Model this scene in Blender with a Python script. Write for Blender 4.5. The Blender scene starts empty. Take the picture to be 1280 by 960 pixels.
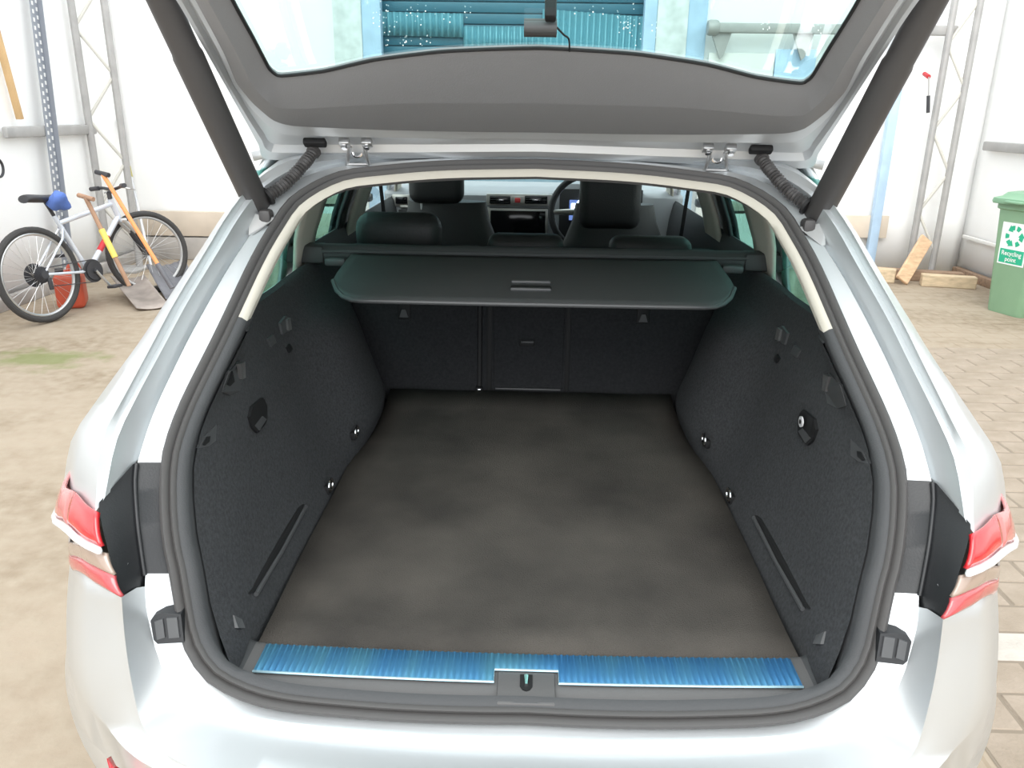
import bpy, bmesh, math, random
from mathutils import Vector, Matrix

random.seed(7)
SC = bpy.context.scene
COL = SC.collection
V = Vector

# ------------------------------------------------------------------ camera
FPX = 1000.0
CAM = V((-0.008, 0.0, 1.5))
PITCH, YAW, ROLL = math.radians(18.75), math.radians(-1.18), math.radians(0.85)
_F = V((math.sin(YAW)*math.cos(PITCH), math.cos(YAW)*math.cos(PITCH), -math.sin(PITCH)))
_R0 = V((math.cos(YAW), -math.sin(YAW), 0))
_U0 = _R0.cross(_F)
_R = _R0*math.cos(ROLL) + _U0*math.sin(ROLL)
_U = _U0*math.cos(ROLL) - _R0*math.sin(ROLL)
cd = bpy.data.cameras.new('camera')
cd.sensor_width = 36.0
cd.lens = 36.0*FPX/1280.0
cd.clip_start = 0.02
cam = bpy.data.objects.new('camera', cd)
COL.objects.link(cam)
M = Matrix.Identity(4)
for i in range(3):
    M[i][0], M[i][1], M[i][2], M[i][3] = _R[i], _U[i], -_F[i], CAM[i]
cam.matrix_world = M
SC.camera = cam

# ------------------------------------------------------------------ light
w = bpy.data.worlds.new('daylight')
SC.world = w
w.use_nodes = True
bg = w.node_tree.nodes['Background']
bg.inputs[0].default_value = (0.93, 0.97, 1.0, 1)
bg.inputs[1].default_value = 1.2
sd = bpy.data.lights.new('hazy_sun', 'SUN')
sd.energy = 0.9
sd.angle = math.radians(40)
sd.color = (1.0, 0.97, 0.92)
so = bpy.data.objects.new('hazy_sun', sd)
COL.objects.link(so)
so.rotation_euler = (math.radians(48), 0, math.radians(-8))
SC.view_settings.view_transform = 'Standard'
SC.view_settings.look = 'None'
SC.view_settings.gamma = 1
SC.view_settings.use_curve_mapping = False
SC.view_settings.exposure = 1.1

# ------------------------------------------------------------------ measuring helpers
def ray(px, py):
    return _F + _R*((px-640)/FPX) + _U*((480-py)/FPX)
def at_y(px, py, y):
    d = ray(px, py); return CAM + d*((y-CAM.y)/d.y)
def at_z(px, py, z):
    d = ray(px, py); return CAM + d*((z-CAM.z)/d.z)
def at_x(px, py, x):
    d = ray(px, py); return CAM + d*((x-CAM.x)/d.x)
def solve(px, py, fn, lo=0.3, hi=6.0):
    d = ray(px, py)
    for _ in range(60):
        m = (lo+hi)/2
        if fn(CAM + d*m) < 0: lo = m
        else: hi = m
    return CAM + d*lo
def lerp(a, b, t): return a+(b-a)*t
def interp(x, tab):
    if x <= tab[0][0]: return tab[0][1]
    for (a, fa), (b, fb) in zip(tab, tab[1:]):
        if x <= b: return lerp(fa, fb, (x-a)/(b-a))
    return tab[-1][1]
def smooth(a, b, x):
    t = min(1, max(0, (x-a)/(b-a))); return t*t*(3-2*t)
def spline(pts, n, closed=False):
    """Catmull-Rom through pts, resampled to n points by length"""
    P = [V(p) for p in pts]
    dense = []
    m = len(P)
    rng = range(m) if closed else range(m-1)
    for i in rng:
        if closed:
            a, b, c, d = P[i-1], P[i], P[(i+1) % m], P[(i+2) % m]
        else:
            b, c = P[i], P[i+1]
            a = P[i-1] if i > 0 else b*2-c
            d = P[i+2] if i+2 < m else c*2-b
        for k in range(12):
            t = k/12
            dense.append(0.5*((2*b)+(c-a)*t+(2*a-5*b+4*c-d)*t*t+(3*b-a-3*c+d)*t*t*t))
    dense.append(P[0].copy() if closed else P[-1].copy())
    L = [0]
    for a, b in zip(dense, dense[1:]): L.append(L[-1]+(b-a).length)
    out = []
    cnt = n if closed else n-1
    j = 0
    for k in range(n):
        s = L[-1]*k/cnt
        while j < len(L)-2 and L[j+1] < s: j += 1
        u = (s-L[j])/max(1e-9, L[j+1]-L[j])
        out.append(dense[j].lerp(dense[j+1], min(1, max(0, u))))
    return out
def mir(p): return V((-p[0], p[1], p[2]))

# ------------------------------------------------------------------ materials
def mat(name, col, rough=0.6, metal=0.0, noise=0.0, scale=8.0, bump=0.0, bscale=60.0, col2=None,
        coat=0.0, spec=0.5, emit=None, estr=0.0, detail=4.0, sheen=0.0, stretch=None):
    m = bpy.data.materials.new(name); m.use_nodes = True
    nt = m.node_tree; b = nt.nodes['Principled BSDF']
    b.inputs['Base Color'].default_value = (*col, 1)
    b.inputs['Roughness'].default_value = rough
    b.inputs['Metallic'].default_value = metal
    b.inputs['Coat Weight'].default_value = coat
    b.inputs['Coat Roughness'].default_value = 0.06
    b.inputs['Specular IOR Level'].default_value = spec
    if sheen: b.inputs['Sheen Weight'].default_value = sheen
    if emit:
        b.inputs['Emission Color'].default_value = (*emit, 1)
        b.inputs['Emission Strength'].default_value = estr
    if noise or bump:
        tc = nt.nodes.new('ShaderNodeTexCoord'); src = tc.outputs['Object']
        if stretch:
            mp = nt.nodes.new('ShaderNodeMapping'); mp.inputs['Scale'].default_value = stretch
            nt.links.new(src, mp.inputs[0]); src = mp.outputs[0]
    if noise:
        n = nt.nodes.new('ShaderNodeTexNoise'); n.inputs['Scale'].default_value = scale
        n.inputs['Detail'].default_value = detail
        nt.links.new(src, n.inputs['Vector'])
        r = nt.nodes.new('ShaderNodeValToRGB')
        c2 = col2 or tuple(c*(1-noise) for c in col)
        r.color_ramp.elements[0].position = 0.32; r.color_ramp.elements[1].position = 0.68
        r.color_ramp.elements[0].color = (*c2, 1); r.color_ramp.elements[1].color = (*col, 1)
        nt.links.new(n.outputs['Fac'], r.inputs[0]); nt.links.new(r.outputs[0], b.inputs['Base Color'])
    if bump:
        n2 = nt.nodes.new('ShaderNodeTexNoise'); n2.inputs['Scale'].default_value = bscale
        n2.inputs['Detail'].default_value = 3
        nt.links.new(src, n2.inputs['Vector'])
        bp = nt.nodes.new('ShaderNodeBump'); bp.inputs['Strength'].default_value = bump
        bp.inputs['Distance'].default_value = 0.01
        nt.links.new(n2.outputs['Fac'], bp.inputs['Height']); nt.links.new(bp.outputs[0], b.inputs['Normal'])
    return m
def glass(name, col, gloss=0.06):
    m = bpy.data.materials.new(name); m.use_nodes = True
    nt = m.node_tree; nt.nodes.remove(nt.nodes['Principled BSDF'])
    out = nt.nodes['Material Output']
    t = nt.nodes.new('ShaderNodeBsdfTransparent'); t.inputs[0].default_value = (*col, 1)
    g = nt.nodes.new('ShaderNodeBsdfGlossy'); g.inputs['Roughness'].default_value = 0.03
    g.inputs[0].default_value = (1, 1, 1, 1)
    fr = nt.nodes.new('ShaderNodeFresnel'); fr.inputs[0].default_value = 1.33
    mx = nt.nodes.new('ShaderNodeMath'); mx.operation = 'MULTIPLY'; mx.inputs[1].default_value = gloss/0.06*0.6
    nt.links.new(fr.outputs[0], mx.inputs[0])
    mix = nt.nodes.new('ShaderNodeMixShader')
    nt.links.new(mx.outputs[0], mix.inputs[0]); nt.links.new(t.outputs[0], mix.inputs[1]); nt.links.new(g.outputs[0], mix.inputs[2])
    nt.links.new(mix.outputs[0], out.inputs[0])
    return m
MT = {
 'silver': mat('silver_paint', (0.63, 0.655, 0.67), 0.34, 0.6, coat=0.35),
 'silver_in': mat('silver_paint_inner', (0.62, 0.635, 0.645), 0.38, 0.5, coat=0.3),
 'rubber': mat('seal_rubber', (0.078, 0.075, 0.074), 0.55, spec=0.4),
 'blackp': mat('black_plastic', (0.018, 0.019, 0.021), 0.42, bump=0.05, bscale=300),
 'strut': mat('strut_black', (0.056, 0.053, 0.053), 0.5),
 'felt': mat('boot_felt', (0.068, 0.070, 0.074), 0.9, noise=0.35, scale=160, bump=0.3, bscale=500, spec=0.2),
 'trimp': mat('boot_trim_plastic', (0.06, 0.062, 0.065), 0.62, bump=0.12, bscale=400, spec=0.35),
 'recess': mat('dark_recess', (0.008, 0.008, 0.009), 0.7),
 'bezel': mat('grey_bezel', (0.075, 0.077, 0.08), 0.45),
 'sill': mat('sill_grey', (0.11, 0.108, 0.108), 0.55, bump=0.08, bscale=300),
 'mat': mat('boot_mat_carpet', (0.100, 0.090, 0.080), 0.95, noise=0.5, scale=4, col2=(0.052, 0.048, 0.044), bump=0.5, bscale=420, spec=0.15, detail=6),
 'seat': mat('seat_cloth', (0.030, 0.031, 0.034), 0.85, noise=0.3, scale=120, bump=0.2, bscale=400, spec=0.25),
 'leather': mat('seat_leather', (0.028, 0.028, 0.029), 0.5, bump=0.15, bscale=180),
 'cover': mat('cover_vinyl', (0.062, 0.066, 0.067), 0.62, bump=0.12, bscale=500, spec=0.4),
 'cream': mat('cream_trim', (0.56, 0.53, 0.46), 0.8, bump=0.05, bscale=300),
 'tgtrim': mat('tailgate_trim', (0.24, 0.243, 0.252), 0.62, bump=0.08, bscale=350),
 'chrome': mat('chrome', (0.85, 0.85, 0.86), 0.12, 1.0),
 'steel': mat('bare_steel', (0.6, 0.6, 0.6), 0.35, 0.9),
 'film': mat('blue_film_alu', (0.045, 0.19, 0.44), 0.36, 0.5, noise=0.6, scale=7, col2=(0.09, 0.27, 0.40), stretch=(2, 0.4, 1)),
 'red': mat('lamp_red', (0.62, 0.012, 0.02), 0.12, coat=1.0),
 'redpale': mat('lamp_red_pale', (0.55, 0.14, 0.13), 0.15, coat=1.0),
 'redlow': mat('lamp_red_lower', (0.50, 0.07, 0.08), 0.15, coat=1.0),
 'smoke': mat('lamp_smoke', (0.36, 0.27, 0.22), 0.15, coat=1.0),
 'lampwhite': mat('lamp_white', (0.82, 0.82, 0.84), 0.15, coat=1.0),
 'tgglass': glass('tailgate_glass', (0.72, 0.94, 0.90), 0.03),
 'sideglass': glass('privacy_glass', (0.30, 0.66, 0.60), 0.04),
 'clearglass': glass('clear_glass', (0.80, 0.92, 0.90), 0.04),
 'dash': mat('dash_black', (0.03, 0.03, 0.032), 0.6, bump=0.1, bscale=300),
 'dashgrey': mat('dash_grey', (0.33, 0.34, 0.36), 0.55),
 'dashalu': mat('dash_alu', (0.62, 0.60, 0.57), 0.35, 0.6),
 'screen': mat('screen_glass', (0.006, 0.006, 0.007), 0.1),
 'hazard': mat('hazard_red', (0.6, 0.05, 0.05), 0.4),
 'display': mat('cluster_display', (0.02, 0.03, 0.08), 0.2, emit=(0.15, 0.25, 0.6), estr=0.5),
 'displayw': mat('cluster_light', (0.6, 0.7, 0.9), 0.3, emit=(0.7, 0.82, 1.0), estr=1.6),
 'tyre': mat('tyre', (0.05, 0.048, 0.047), 0.85, bump=0.3, bscale=120),
 'alloy': mat('alloy', (0.6, 0.6, 0.62), 0.3, 0.9),
 # building
 'sheet': mat('white_sheeting', (0.93, 0.93, 0.92), 0.75, noise=0.02, scale=1.6, bump=0.12, bscale=1.6),
 'plank_white': mat('white_board', (0.84, 0.83, 0.80), 0.7, noise=0.08, scale=3),
 'beige': mat('beige_board', (0.66, 0.57, 0.47), 0.8, noise=0.15, scale=4),
 'kick': mat('grey_kickboard', (0.50, 0.47, 0.44), 0.85, noise=0.3, scale=5),
 'galv': mat('galvanised', (0.43, 0.42, 0.41), 0.55, 0.25, noise=0.15, scale=8),
 'creamsteel': mat('cream_steel', (0.62, 0.60, 0.55), 0.6, noise=0.1, scale=6),
 'slot': mat('slotted_steel', (0.30, 0.32, 0.36), 0.5, 0.5),
 'bluepaint': mat('light_blue_paint', (0.50, 0.68, 0.88), 0.5, noise=0.2, scale=5),
 'palepaint': mat('pale_flaky_paint', (0.78, 0.82, 0.82), 0.6, noise=0.25, scale=9, detail=8),
 'shutter': mat('petrol_blue_shutter', (0.030, 0.15, 0.22), 0.45, noise=0.1, scale=3),
 'corr': mat('corrugated_blue_sheet', (0.14, 0.36, 0.44), 0.35, 0.2),
 'wood': mat('raw_wood', (0.74, 0.50, 0.31), 0.75, noise=0.3, scale=5, stretch=(1, 8, 8)),
 'palewood': mat('pale_wood', (0.66, 0.52, 0.35), 0.8, noise=0.3, scale=5, stretch=(1, 8, 8)),
 'brownwood': mat('brown_wood', (0.36, 0.24, 0.16), 0.8, noise=0.4, scale=5, stretch=(1, 8, 8)),
 'tanwood': mat('tan_wood', (0.60, 0.40, 0.20), 0.75, noise=0.2, scale=5),
 'green': mat('bin_green', (0.24, 0.40, 0.25), 0.5, noise=0.12, scale=4),
 'greenlid': mat('bin_lid_green', (0.20, 0.36, 0.23), 0.45),
 'white': mat('label_white', (0.85, 0.87, 0.86), 0.5),
 'mint': mat('label_green', (0.02, 0.42, 0.24), 0.5),
 'bikepaint': mat('bike_frame_silver', (0.70, 0.74, 0.82), 0.3, 0.3, coat=0.5),
 'bikeblack': mat('bike_black', (0.04, 0.04, 0.045), 0.5),
 'bikered': mat('bike_red', (0.55, 0.03, 0.04), 0.4),
 'orange': mat('orange_shaft', (0.82, 0.33, 0.12), 0.5),
 'yellow': mat('yellow_sleeve', (0.82, 0.64, 0.14), 0.5),
 'brownshaft': mat('brown_shaft', (0.42, 0.25, 0.16), 0.7, noise=0.2, scale=10),
 'blade': mat('shovel_blade', (0.42, 0.36, 0.32), 0.55, 0.3, noise=0.4, scale=7),
 'bladedark': mat('dark_blade', (0.17, 0.17, 0.19), 0.5, 0.1, noise=0.3, scale=7),
 'polegrey': mat('pole_grey', (0.62, 0.63, 0.65), 0.45, 0.4),
 'canred': mat('can_red', (0.62, 0.10, 0.05), 0.45, noise=0.2, scale=6),
 'cloth': mat('blue_cloth', (0.10, 0.18, 0.50), 0.9, bump=0.4, bscale=60),
}

# ------------------------------------------------------------------ mesh helpers
class MB:
    def __init__(s): s.v = []; s.f = []; s.mi = []; s.cur = 0
    def add(s, vs, fs):
        o = len(s.v); s.v += [tuple(p) for p in vs]
        for f in fs: s.f.append([i+o for i in f]); s.mi.append(s.cur)
        return s
    def grid(s, rows, cu=False, cv=False, flip=False):
        n, m = len(rows), len(rows[0]); vs = [p for r in rows for p in r]; fs = []
        for i in range(n if cv else n-1):
            for j in range(m if cu else m-1):
                a = i*m+j; b = i*m+(j+1) % m; c = ((i+1) % n)*m+(j+1) % m; d = ((i+1) % n)*m+j
                fs.append([a, d, c, b] if flip else [a, b, c, d])
        return s.add(vs, fs)
    def box(s, c, size, rot=None, bev=0.0, seg=2):
        bm = bmesh.new(); bmesh.ops.create_cube(bm, size=1)
        for v_ in bm.verts: v_.co = V((v_.co.x*size[0], v_.co.y*size[1], v_.co.z*size[2]))
        if bev: bmesh.ops.bevel(bm, geom=list(bm.edges), offset=min(bev, min(size)*0.49), segments=seg, profile=0.5, affect='EDGES')
        return s.bm(bm, c, rot)
    def bm(s, bm, c=(0, 0, 0), rot=None):
        c = V(c); bm.verts.index_update()
        vs = [(rot @ v_.co if rot else v_.co)+c for v_ in bm.verts]
        fs = [[v_.index for v_ in f.verts] for f in bm.faces]
        bm.free(); return s.add(vs, fs)
    def tube(s, path, r, n=12, caps=True, closed=False):
        P = [V(p) for p in path]; m = len(P); rows = []
        prev = None
        for i, p in enumerate(P):
            if closed: t = (P[(i+1) % m]-P[i-1])
            else: t = (P[min(i+1, m-1)]-P[max(i-1, 0)])
            t = t.normalized()
            if prev is None:
                up = V((0, 0, 1)) if abs(t.z) < 0.9 else V((1, 0, 0))
                a = t.cross(up).normalized()
            else:
                a = (prev - t*prev.dot(t)).normalized()
            prev = a; b = t.cross(a)
            rr = r[i] if isinstance(r, (list, tuple)) else r
            rows.append([p+(a*math.cos(2*math.pi*k/n)+b*math.sin(2*math.pi*k/n))*rr for k in range(n)])
        o = len(s.v)
        s.grid(rows, cu=True, cv=closed)
        if caps and not closed:
            s.f.append([o+k for k in range(n)]); s.mi.append(s.cur)
            s.f.append([o+(m-1)*n+k for k in reversed(range(n))]); s.mi.append(s.cur)
        return s
    def cyl(s, a, b, r, n=16, r2=None):
        return s.tube([a, b], [r, r if r2 is None else r2], n)
    def lathe(s, prof, n=32, c=(0, 0, 0), rot=None):
        """prof: (radius, axial) about local X axis"""
        c = V(c); rows = []
        for r, h in prof:
            rows.append([(rot @ V((h, r*math.cos(2*math.pi*k/n), r*math.sin(2*math.pi*k/n))) if rot else V((h, r*math.cos(2*math.pi*k/n), r*math.sin(2*math.pi*k/n))))+c for k in range(n)])
        return s.grid(rows, cu=True)
    def prism(s, poly, vec):
        vec = V(vec); n = len(poly); P = [V(p) for p in poly]
        vs = P+[p+vec for p in P]
        fs = [list(range(n))[::-1], list(range(n, 2*n))]+[[i, (i+1) % n, n+(i+1) % n, n+i] for i in range(n)]
        return s.add(vs, fs)
    def mirrored(s):
        o = MB(); o.v = [(-x, y, z) for x, y, z in s.v]; o.f = [f[::-1] for f in s.f]; o.mi = list(s.mi); return o
    def merge(s, o):
        k = len(s.v); s.v += o.v; s.f += [[i+k for i in f] for f in o.f]; s.mi += o.mi; return s
    def both(s): return s.merge(s.mirrored())
    def mesh(s, name, mats, smooth_ang=None):
        me = bpy.data.meshes.new(name); me.from_pydata(s.v, [], s.f)
        for m_ in (mats if isinstance(mats, (list, tuple)) else [mats]): me.materials.append(MT[m_])
        if isinstance(mats, (list, tuple)) and len(mats) > 1: me.polygons.foreach_set('material_index', s.mi)
        bm = bmesh.new(); bm.from_mesh(me)
        bmesh.ops.remove_doubles(bm, verts=bm.verts, dist=1e-5)
        bmesh.ops.recalc_face_normals(bm, faces=bm.faces)
        bm.to_mesh(me); bm.free()
        if smooth_ang is not None:
            me.polygons.foreach_set('use_smooth', [True]*len(me.polygons))
            me.set_sharp_from_angle(angle=math.radians(smooth_ang))
        me.update(); return me
    def build(s, name, mats, parent=None, sm=35, solid=0.0, sub=0, off=0.0):
        o = bpy.data.objects.new(name, s.mesh(name, mats, sm)); COL.objects.link(o)
        if parent is not None: adopt(o, parent)
        if sub:
            md = o.modifiers.new('sub', 'SUBSURF'); md.levels = sub; md.render_levels = sub
        if solid:
            md = o.modifiers.new('thick', 'SOLIDIFY'); md.thickness = solid; md.offset = off
        return o
WL = {}
def adopt(o, p):
    o.parent = p
    l = WL.get(p.name)
    if l is not None: o.matrix_parent_inverse = l.inverted()
def tag(o, label, cat, group=None):
    o['label'] = label; o['category'] = cat
    if group: o['group'] = group
    return o
def thing(name, label, cat, loc=(0, 0, 0), group=None):
    o = bpy.data.objects.new(name, None); COL.objects.link(o); o.location = loc
    o.empty_display_size = 0.1
    WL[o.name] = Matrix.Translation(V(loc))
    return tag(o, label, cat, group)
def struct(o): o['kind'] = 'structure'; return o
def place(o, Mx):
    """move a thing built around the world origin"""
    o.matrix_world = Mx
# ================================================================== SETTING
XL, XR, YB, WH = -4.1, 4.38, 8.3, 4.4
def floor_material():
    m = bpy.data.materials.new('floor_concrete'); m.use_nodes = True; nt = m.node_tree
    b = nt.nodes['Principled BSDF']; b.inputs['Roughness'].default_value = 0.85; b.inputs['Specular IOR Level'].default_value = 0.25
    tc = nt.nodes.new('ShaderNodeTexCoord')
    def noise(scale, detail, mapping=None):
        n = nt.nodes.new('ShaderNodeTexNoise'); n.inputs['Scale'].default_value = scale; n.inputs['Detail'].default_value = detail
        src = tc.outputs['Object']
        if mapping:
            mp = nt.nodes.new('ShaderNodeMapping'); mp.inputs['Scale'].default_value = mapping
            nt.links.new(src, mp.inputs[0]); src = mp.outputs[0]
        nt.links.new(src, n.inputs['Vector']); return n
    def ramp(fac, e):
        r = nt.nodes.new('ShaderNodeValToRGB')
        r.color_ramp.elements[0].position, r.color_ramp.elements[0].color = e[0][0], (*e[0][1], 1)
        r.color_ramp.elements[1].position, r.color_ramp.elements[1].color = e[1][0], (*e[1][1], 1)
        nt.links.new(fac, r.inputs[0]); return r
    def mixc(fac, a, bb):
        x = nt.nodes.new('ShaderNodeMix'); x.data_type = 'RGBA'
        nt.links.new(fac, x.inputs[0])
        for k, c in ((6, a), (7, bb)):
            if isinstance(c, tuple): x.inputs[k].default_value = (*c, 1)
            else: nt.links.new(c, x.inputs[k])
        return x.outputs[2]
    n1 = noise(1.1, 8, (1.0, 1.7, 1)); r1 = ramp(n1.outputs['Fac'], ((0.36, (0.25, 0.195, 0.135)), (0.62, (0.365, 0.30, 0.228))))
    n2 = noise(14, 6); r2 = ramp(n2.outputs['Fac'], ((0.35, (0.0, 0.0, 0.0)), (0.75, (1, 1, 1))))
    c = mixc(r2.outputs[0], r1.outputs[0], (0.38, 0.32, 0.245))
    # green algae stain on the slab by the left wall
    vm = nt.nodes.new('ShaderNodeVectorMath'); vm.operation = 'SUBTRACT'; vm.inputs[1].default_value = (-3.05, 4.72, 0)
    nt.links.new(tc.outputs['Object'], vm.inputs[0])
    vs = nt.nodes.new('ShaderNodeVectorMath'); vs.operation = 'MULTIPLY'; vs.inputs[1].default_value = (0.9, 1.6, 0)
    nt.links.new(vm.outputs[0], vs.inputs[0])
    ln = nt.nodes.new('ShaderNodeVectorMath'); ln.operation = 'LENGTH'; nt.links.new(vs.outputs[0], ln.inputs[0])
    n3 = noise(5, 6); ad = nt.nodes.new('ShaderNodeMath'); ad.operation = 'MULTIPLY_ADD'; ad.inputs[1].default_value = 1.2
    nt.links.new(n3.outputs['Fac'], ad.inputs[0]); nt.links.new(ln.outputs['Value'], ad.inputs[2])
    r3 = ramp(ad.outputs[0], ((0.72, (0.75, 0.75, 0.75)), (1.25, (0, 0, 0))))
    c = mixc(r3.outputs[0], c, (0.17, 0.20, 0.07))
    # paver joints beyond the pavers that are built
    bt = nt.nodes.new('ShaderNodeTexBrick'); bt.inputs['Scale'].default_value = 1.0
    bt.inputs['Brick Width'].default_value = 0.285; bt.inputs['Row Height'].default_value = 0.142; bt.inputs['Mortar Size'].default_value = 0.006
    bt.inputs['Color1'].default_value = (1, 1, 1, 1); bt.inputs['Color2'].default_value = (0.97, 0.97, 0.97, 1); bt.inputs['Mortar'].default_value = (0.85, 0.83, 0.80, 1)
    nt.links.new(tc.outputs['Object'], bt.inputs['Vector'])
    sx = nt.nodes.new('ShaderNodeSeparateXYZ'); nt.links.new(tc.outputs['Object'], sx.inputs[0])
    gt = nt.nodes.new('ShaderNodeMath'); gt.operation = 'GREATER_THAN'; gt.inputs[1].default_value = 0.9
    nt.links.new(sx.outputs['X'], gt.inputs[0])
    mul = nt.nodes.new('ShaderNodeMix'); mul.data_type = 'RGBA'; mul.blend_type = 'MULTIPLY'
    nt.links.new(gt.outputs[0], mul.inputs[0]); nt.links.new(c, mul.inputs[6]); nt.links.new(bt.outputs[0], mul.inputs[7])
    nt.links.new(mul.outputs[2], b.inputs['Base Color'])
    bp = nt.nodes.new('ShaderNodeBump'); bp.inputs['Strength'].default_value = 0.3; bp.inputs['Distance'].default_value = 0.02
    nt.links.new(n2.outputs['Fac'], bp.inputs['Height']); nt.links.new(bp.outputs[0], b.inputs['Normal'])
    return m
MT['floor'] = floor_material()
MT['paver'] = mat('paver_buff', (0.36, 0.30, 0.24), 0.88, noise=0.25, scale=9, col2=(0.29, 0.24, 0.185), bump=0.35, bscale=90, spec=0.2, detail=8)
MT['paver_pale'] = mat('paver_chalky', (0.52, 0.48, 0.43), 0.88, noise=0.15, scale=14, bump=0.35, bscale=90, spec=0.2, detail=8)

b = MB(); b.box((0.14, 2.2, -0.06), (XR-XL+0.3, 12.6, 0.12))
floor = struct(b.build('floor', 'floor', sm=None))

# ---- pavers on the right-hand side of the floor (children of the floor), standing 4 mm proud of the bedding
PW, PH = 0.285, 0.142
def paver_mesh(name, m):
    q = MB(); q.box((0, 0, 0), (PW-0.006, PH-0.006, 0.03), bev=0.006, seg=1); return q.mesh(name, m, None)
pm = [paver_mesh('paver', 'paver'), paver_mesh('paver_pale', 'paver_pale')]
cand = []
for j in range(int(1.15/PH), int(5.4/PH)):
    yy = j*PH+PH/2
    for i in range(int(0.9/PW), int(4.2/PW)+1):
        xx = i*PW+(PW/2 if j % 2 else 0)+0.02
        d = V((xx, yy, 0))-CAM; z = d.dot(_F)
        if z <= 0.2: continue
        px, py = 640+FPX*d.dot(_R)/z, 480-FPX*d.dot(_U)/z
        if px < 960+max(0, (py-380))*0.42 or px > 1560 or py > 1060 or py < 385: continue
        cand.append((d.length, xx, yy))
cand.sort()
MT['sand'] = mat('joint_sand', (0.23, 0.19, 0.145), 0.95)
q = MB()
for dd, xx, yy in cand[:299]: q.add([(xx-PW/2, yy-PH/2, 0.0012), (xx+PW/2, yy-PH/2, 0.0012), (xx+PW/2, yy+PH/2, 0.0012), (xx-PW/2, yy+PH/2, 0.0012)], [[0, 1, 2, 3]])
js = q.build('joint_sand', 'sand', floor, sm=None); js['kind'] = 'stuff'
for k, (dd, xx, yy) in enumerate(cand[:299]):
    pale = (abs(xx-1.62) < 0.30 and abs(yy-2.06) < PH*0.55)
    o = bpy.data.objects.new('paver', pm[1 if pale else 0]); COL.objects.link(o); o.parent = floor
    o.location = (xx, yy, -0.0105+random.uniform(-0.0015, 0.0015))
    o.rotation_euler = (random.uniform(-.006, .006), random.uniform(-.004, .004), random.uniform(-.008, .008))

# ---- walls of white sheeting with soft vertical seams
def sheet_wall(p0, p1, h, nrm, z0=0.0, amp=0.012, n=90):
    p0, p1, nrm = V(p0), V(p1), V(nrm); q = MB(); rows = []
    L = (p1-p0).length
    for i in range(n+1):
        t = i/n; s = t*L
        off = amp*(0.5*math.sin(s*2.3)+0.35*math.sin(s*5.1+1)+0.15*math.sin(s*11+2))
        if abs((s % 1.5)-0.75) < L/n*0.6: off -= amp*0.7
        rows.append([p0.lerp(p1, t)+nrm*(off*(0.6+0.4*math.sin(z_*0.9+s)))+V((0, 0, z_)) for z_ in [z0+(h-z0)*k/8 for k in range(9)]])
    return q.grid(rows)
wall_left = struct(sheet_wall((XL, -4, 0), (XL, YB, 0), WH, (1, 0, 0), 0.0).build('wall_left', 'sheet', solid=0.05, off=1, sm=60))
wall_right = struct(sheet_wall((XR, YB, 0), (XR, -4, 0), WH, (-1, 0, 0), 0.0).build('wall_right', 'sheet', solid=0.05, off=1, sm=60))
# back wall, left and right of the doorway
DX0, DX1 = -1.62, 1.10
q = sheet_wall((XL, YB, 0), (DX0-0.02, YB, 0), WH, (0, -1, 0), n=40).merge(sheet_wall((DX1+0.02, YB, 0), (XR, YB, 0), WH, (0, -1, 0), n=40))
wall_back = struct(q.build('wall_back', 'sheet', solid=0.05, off=1, sm=60))

# ---- doorway with petrol-blue shutter and light blue jambs
q = MB(); q.box(((DX0+DX1)/2, YB+0.16, WH/2), (DX1-DX0+0.2, 0.03, WH))
door = struct(q.build('door_1', 'shutter', sm=None))
zz = 1.55; k = 0
sl = MB(); sl.box((0, 0, 0), (DX1-DX0+0.06, 0.03, 0.094), bev=0.012, seg=2); slm = sl.mesh('shutter_slat', 'shutter', 40)
while zz < 2.75:
    o = bpy.data.objects.new('shutter_slat', slm); COL.objects.link(o); o.parent = door
    o.location = ((DX0+DX1)/2, YB+0.135, zz); zz += 0.1
def corrugated(x0, x1, zb, zt, y, pitch=0.058, amp=0.016, sag=0.0):
    q = MB(); n = int((x1-x0)/pitch*8); rows = []
    for i in range(n+1):
        x = lerp(x0, x1, i/n); yy = y+amp*math.cos(2*math.pi*(x-x0)/pitch)
        dz = sag*((x-x0)/(x1-x0))
        rows.append([V((x, yy, zb-dz)), V((x, yy, (zb+zt)/2-dz)), V((x, yy, zt-dz))])
    return q.grid(rows)
for x0, x1, zb, zt, sag in ((DX0+0.05, -0.70, 2.19, 2.40, 0.01), (-0.70, 0.06, 2.02, 2.28, 0.0), (0.06, DX1-0.03, 1.6, 2.44, 0.06)):
    corrugated(x0, x1, zb, zt, YB+0.09, sag=sag).build('corrugated_panel', 'corr', door, solid=0.004)
def jamb(xs, mts, n0):
    for (xa, xb, dy), m_ in zip(xs, mts):
        q = MB(); q.box(((xa+xb)/2, YB-0.02+dy, WH/2), (abs(xb-xa), 0.12, WH), bev=0.01)
        struct(q.build('trim_%d' % n0, m_)); n0 += 1
    return n0
n0 = jamb([(DX0-0.03, DX0+0.15, 0), (DX0-0.30, DX0-0.03, -0.01)], ['bluepaint', 'palepaint'], 1)
n0 = jamb([(DX1-0.09, DX1+0.03, 0), (DX1+0.03, DX1+0.32, -0.01), (DX1+0.32, DX1+0.50, 0.01)], ['bluepaint', 'palepaint', 'bluepaint'], n0)

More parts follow.
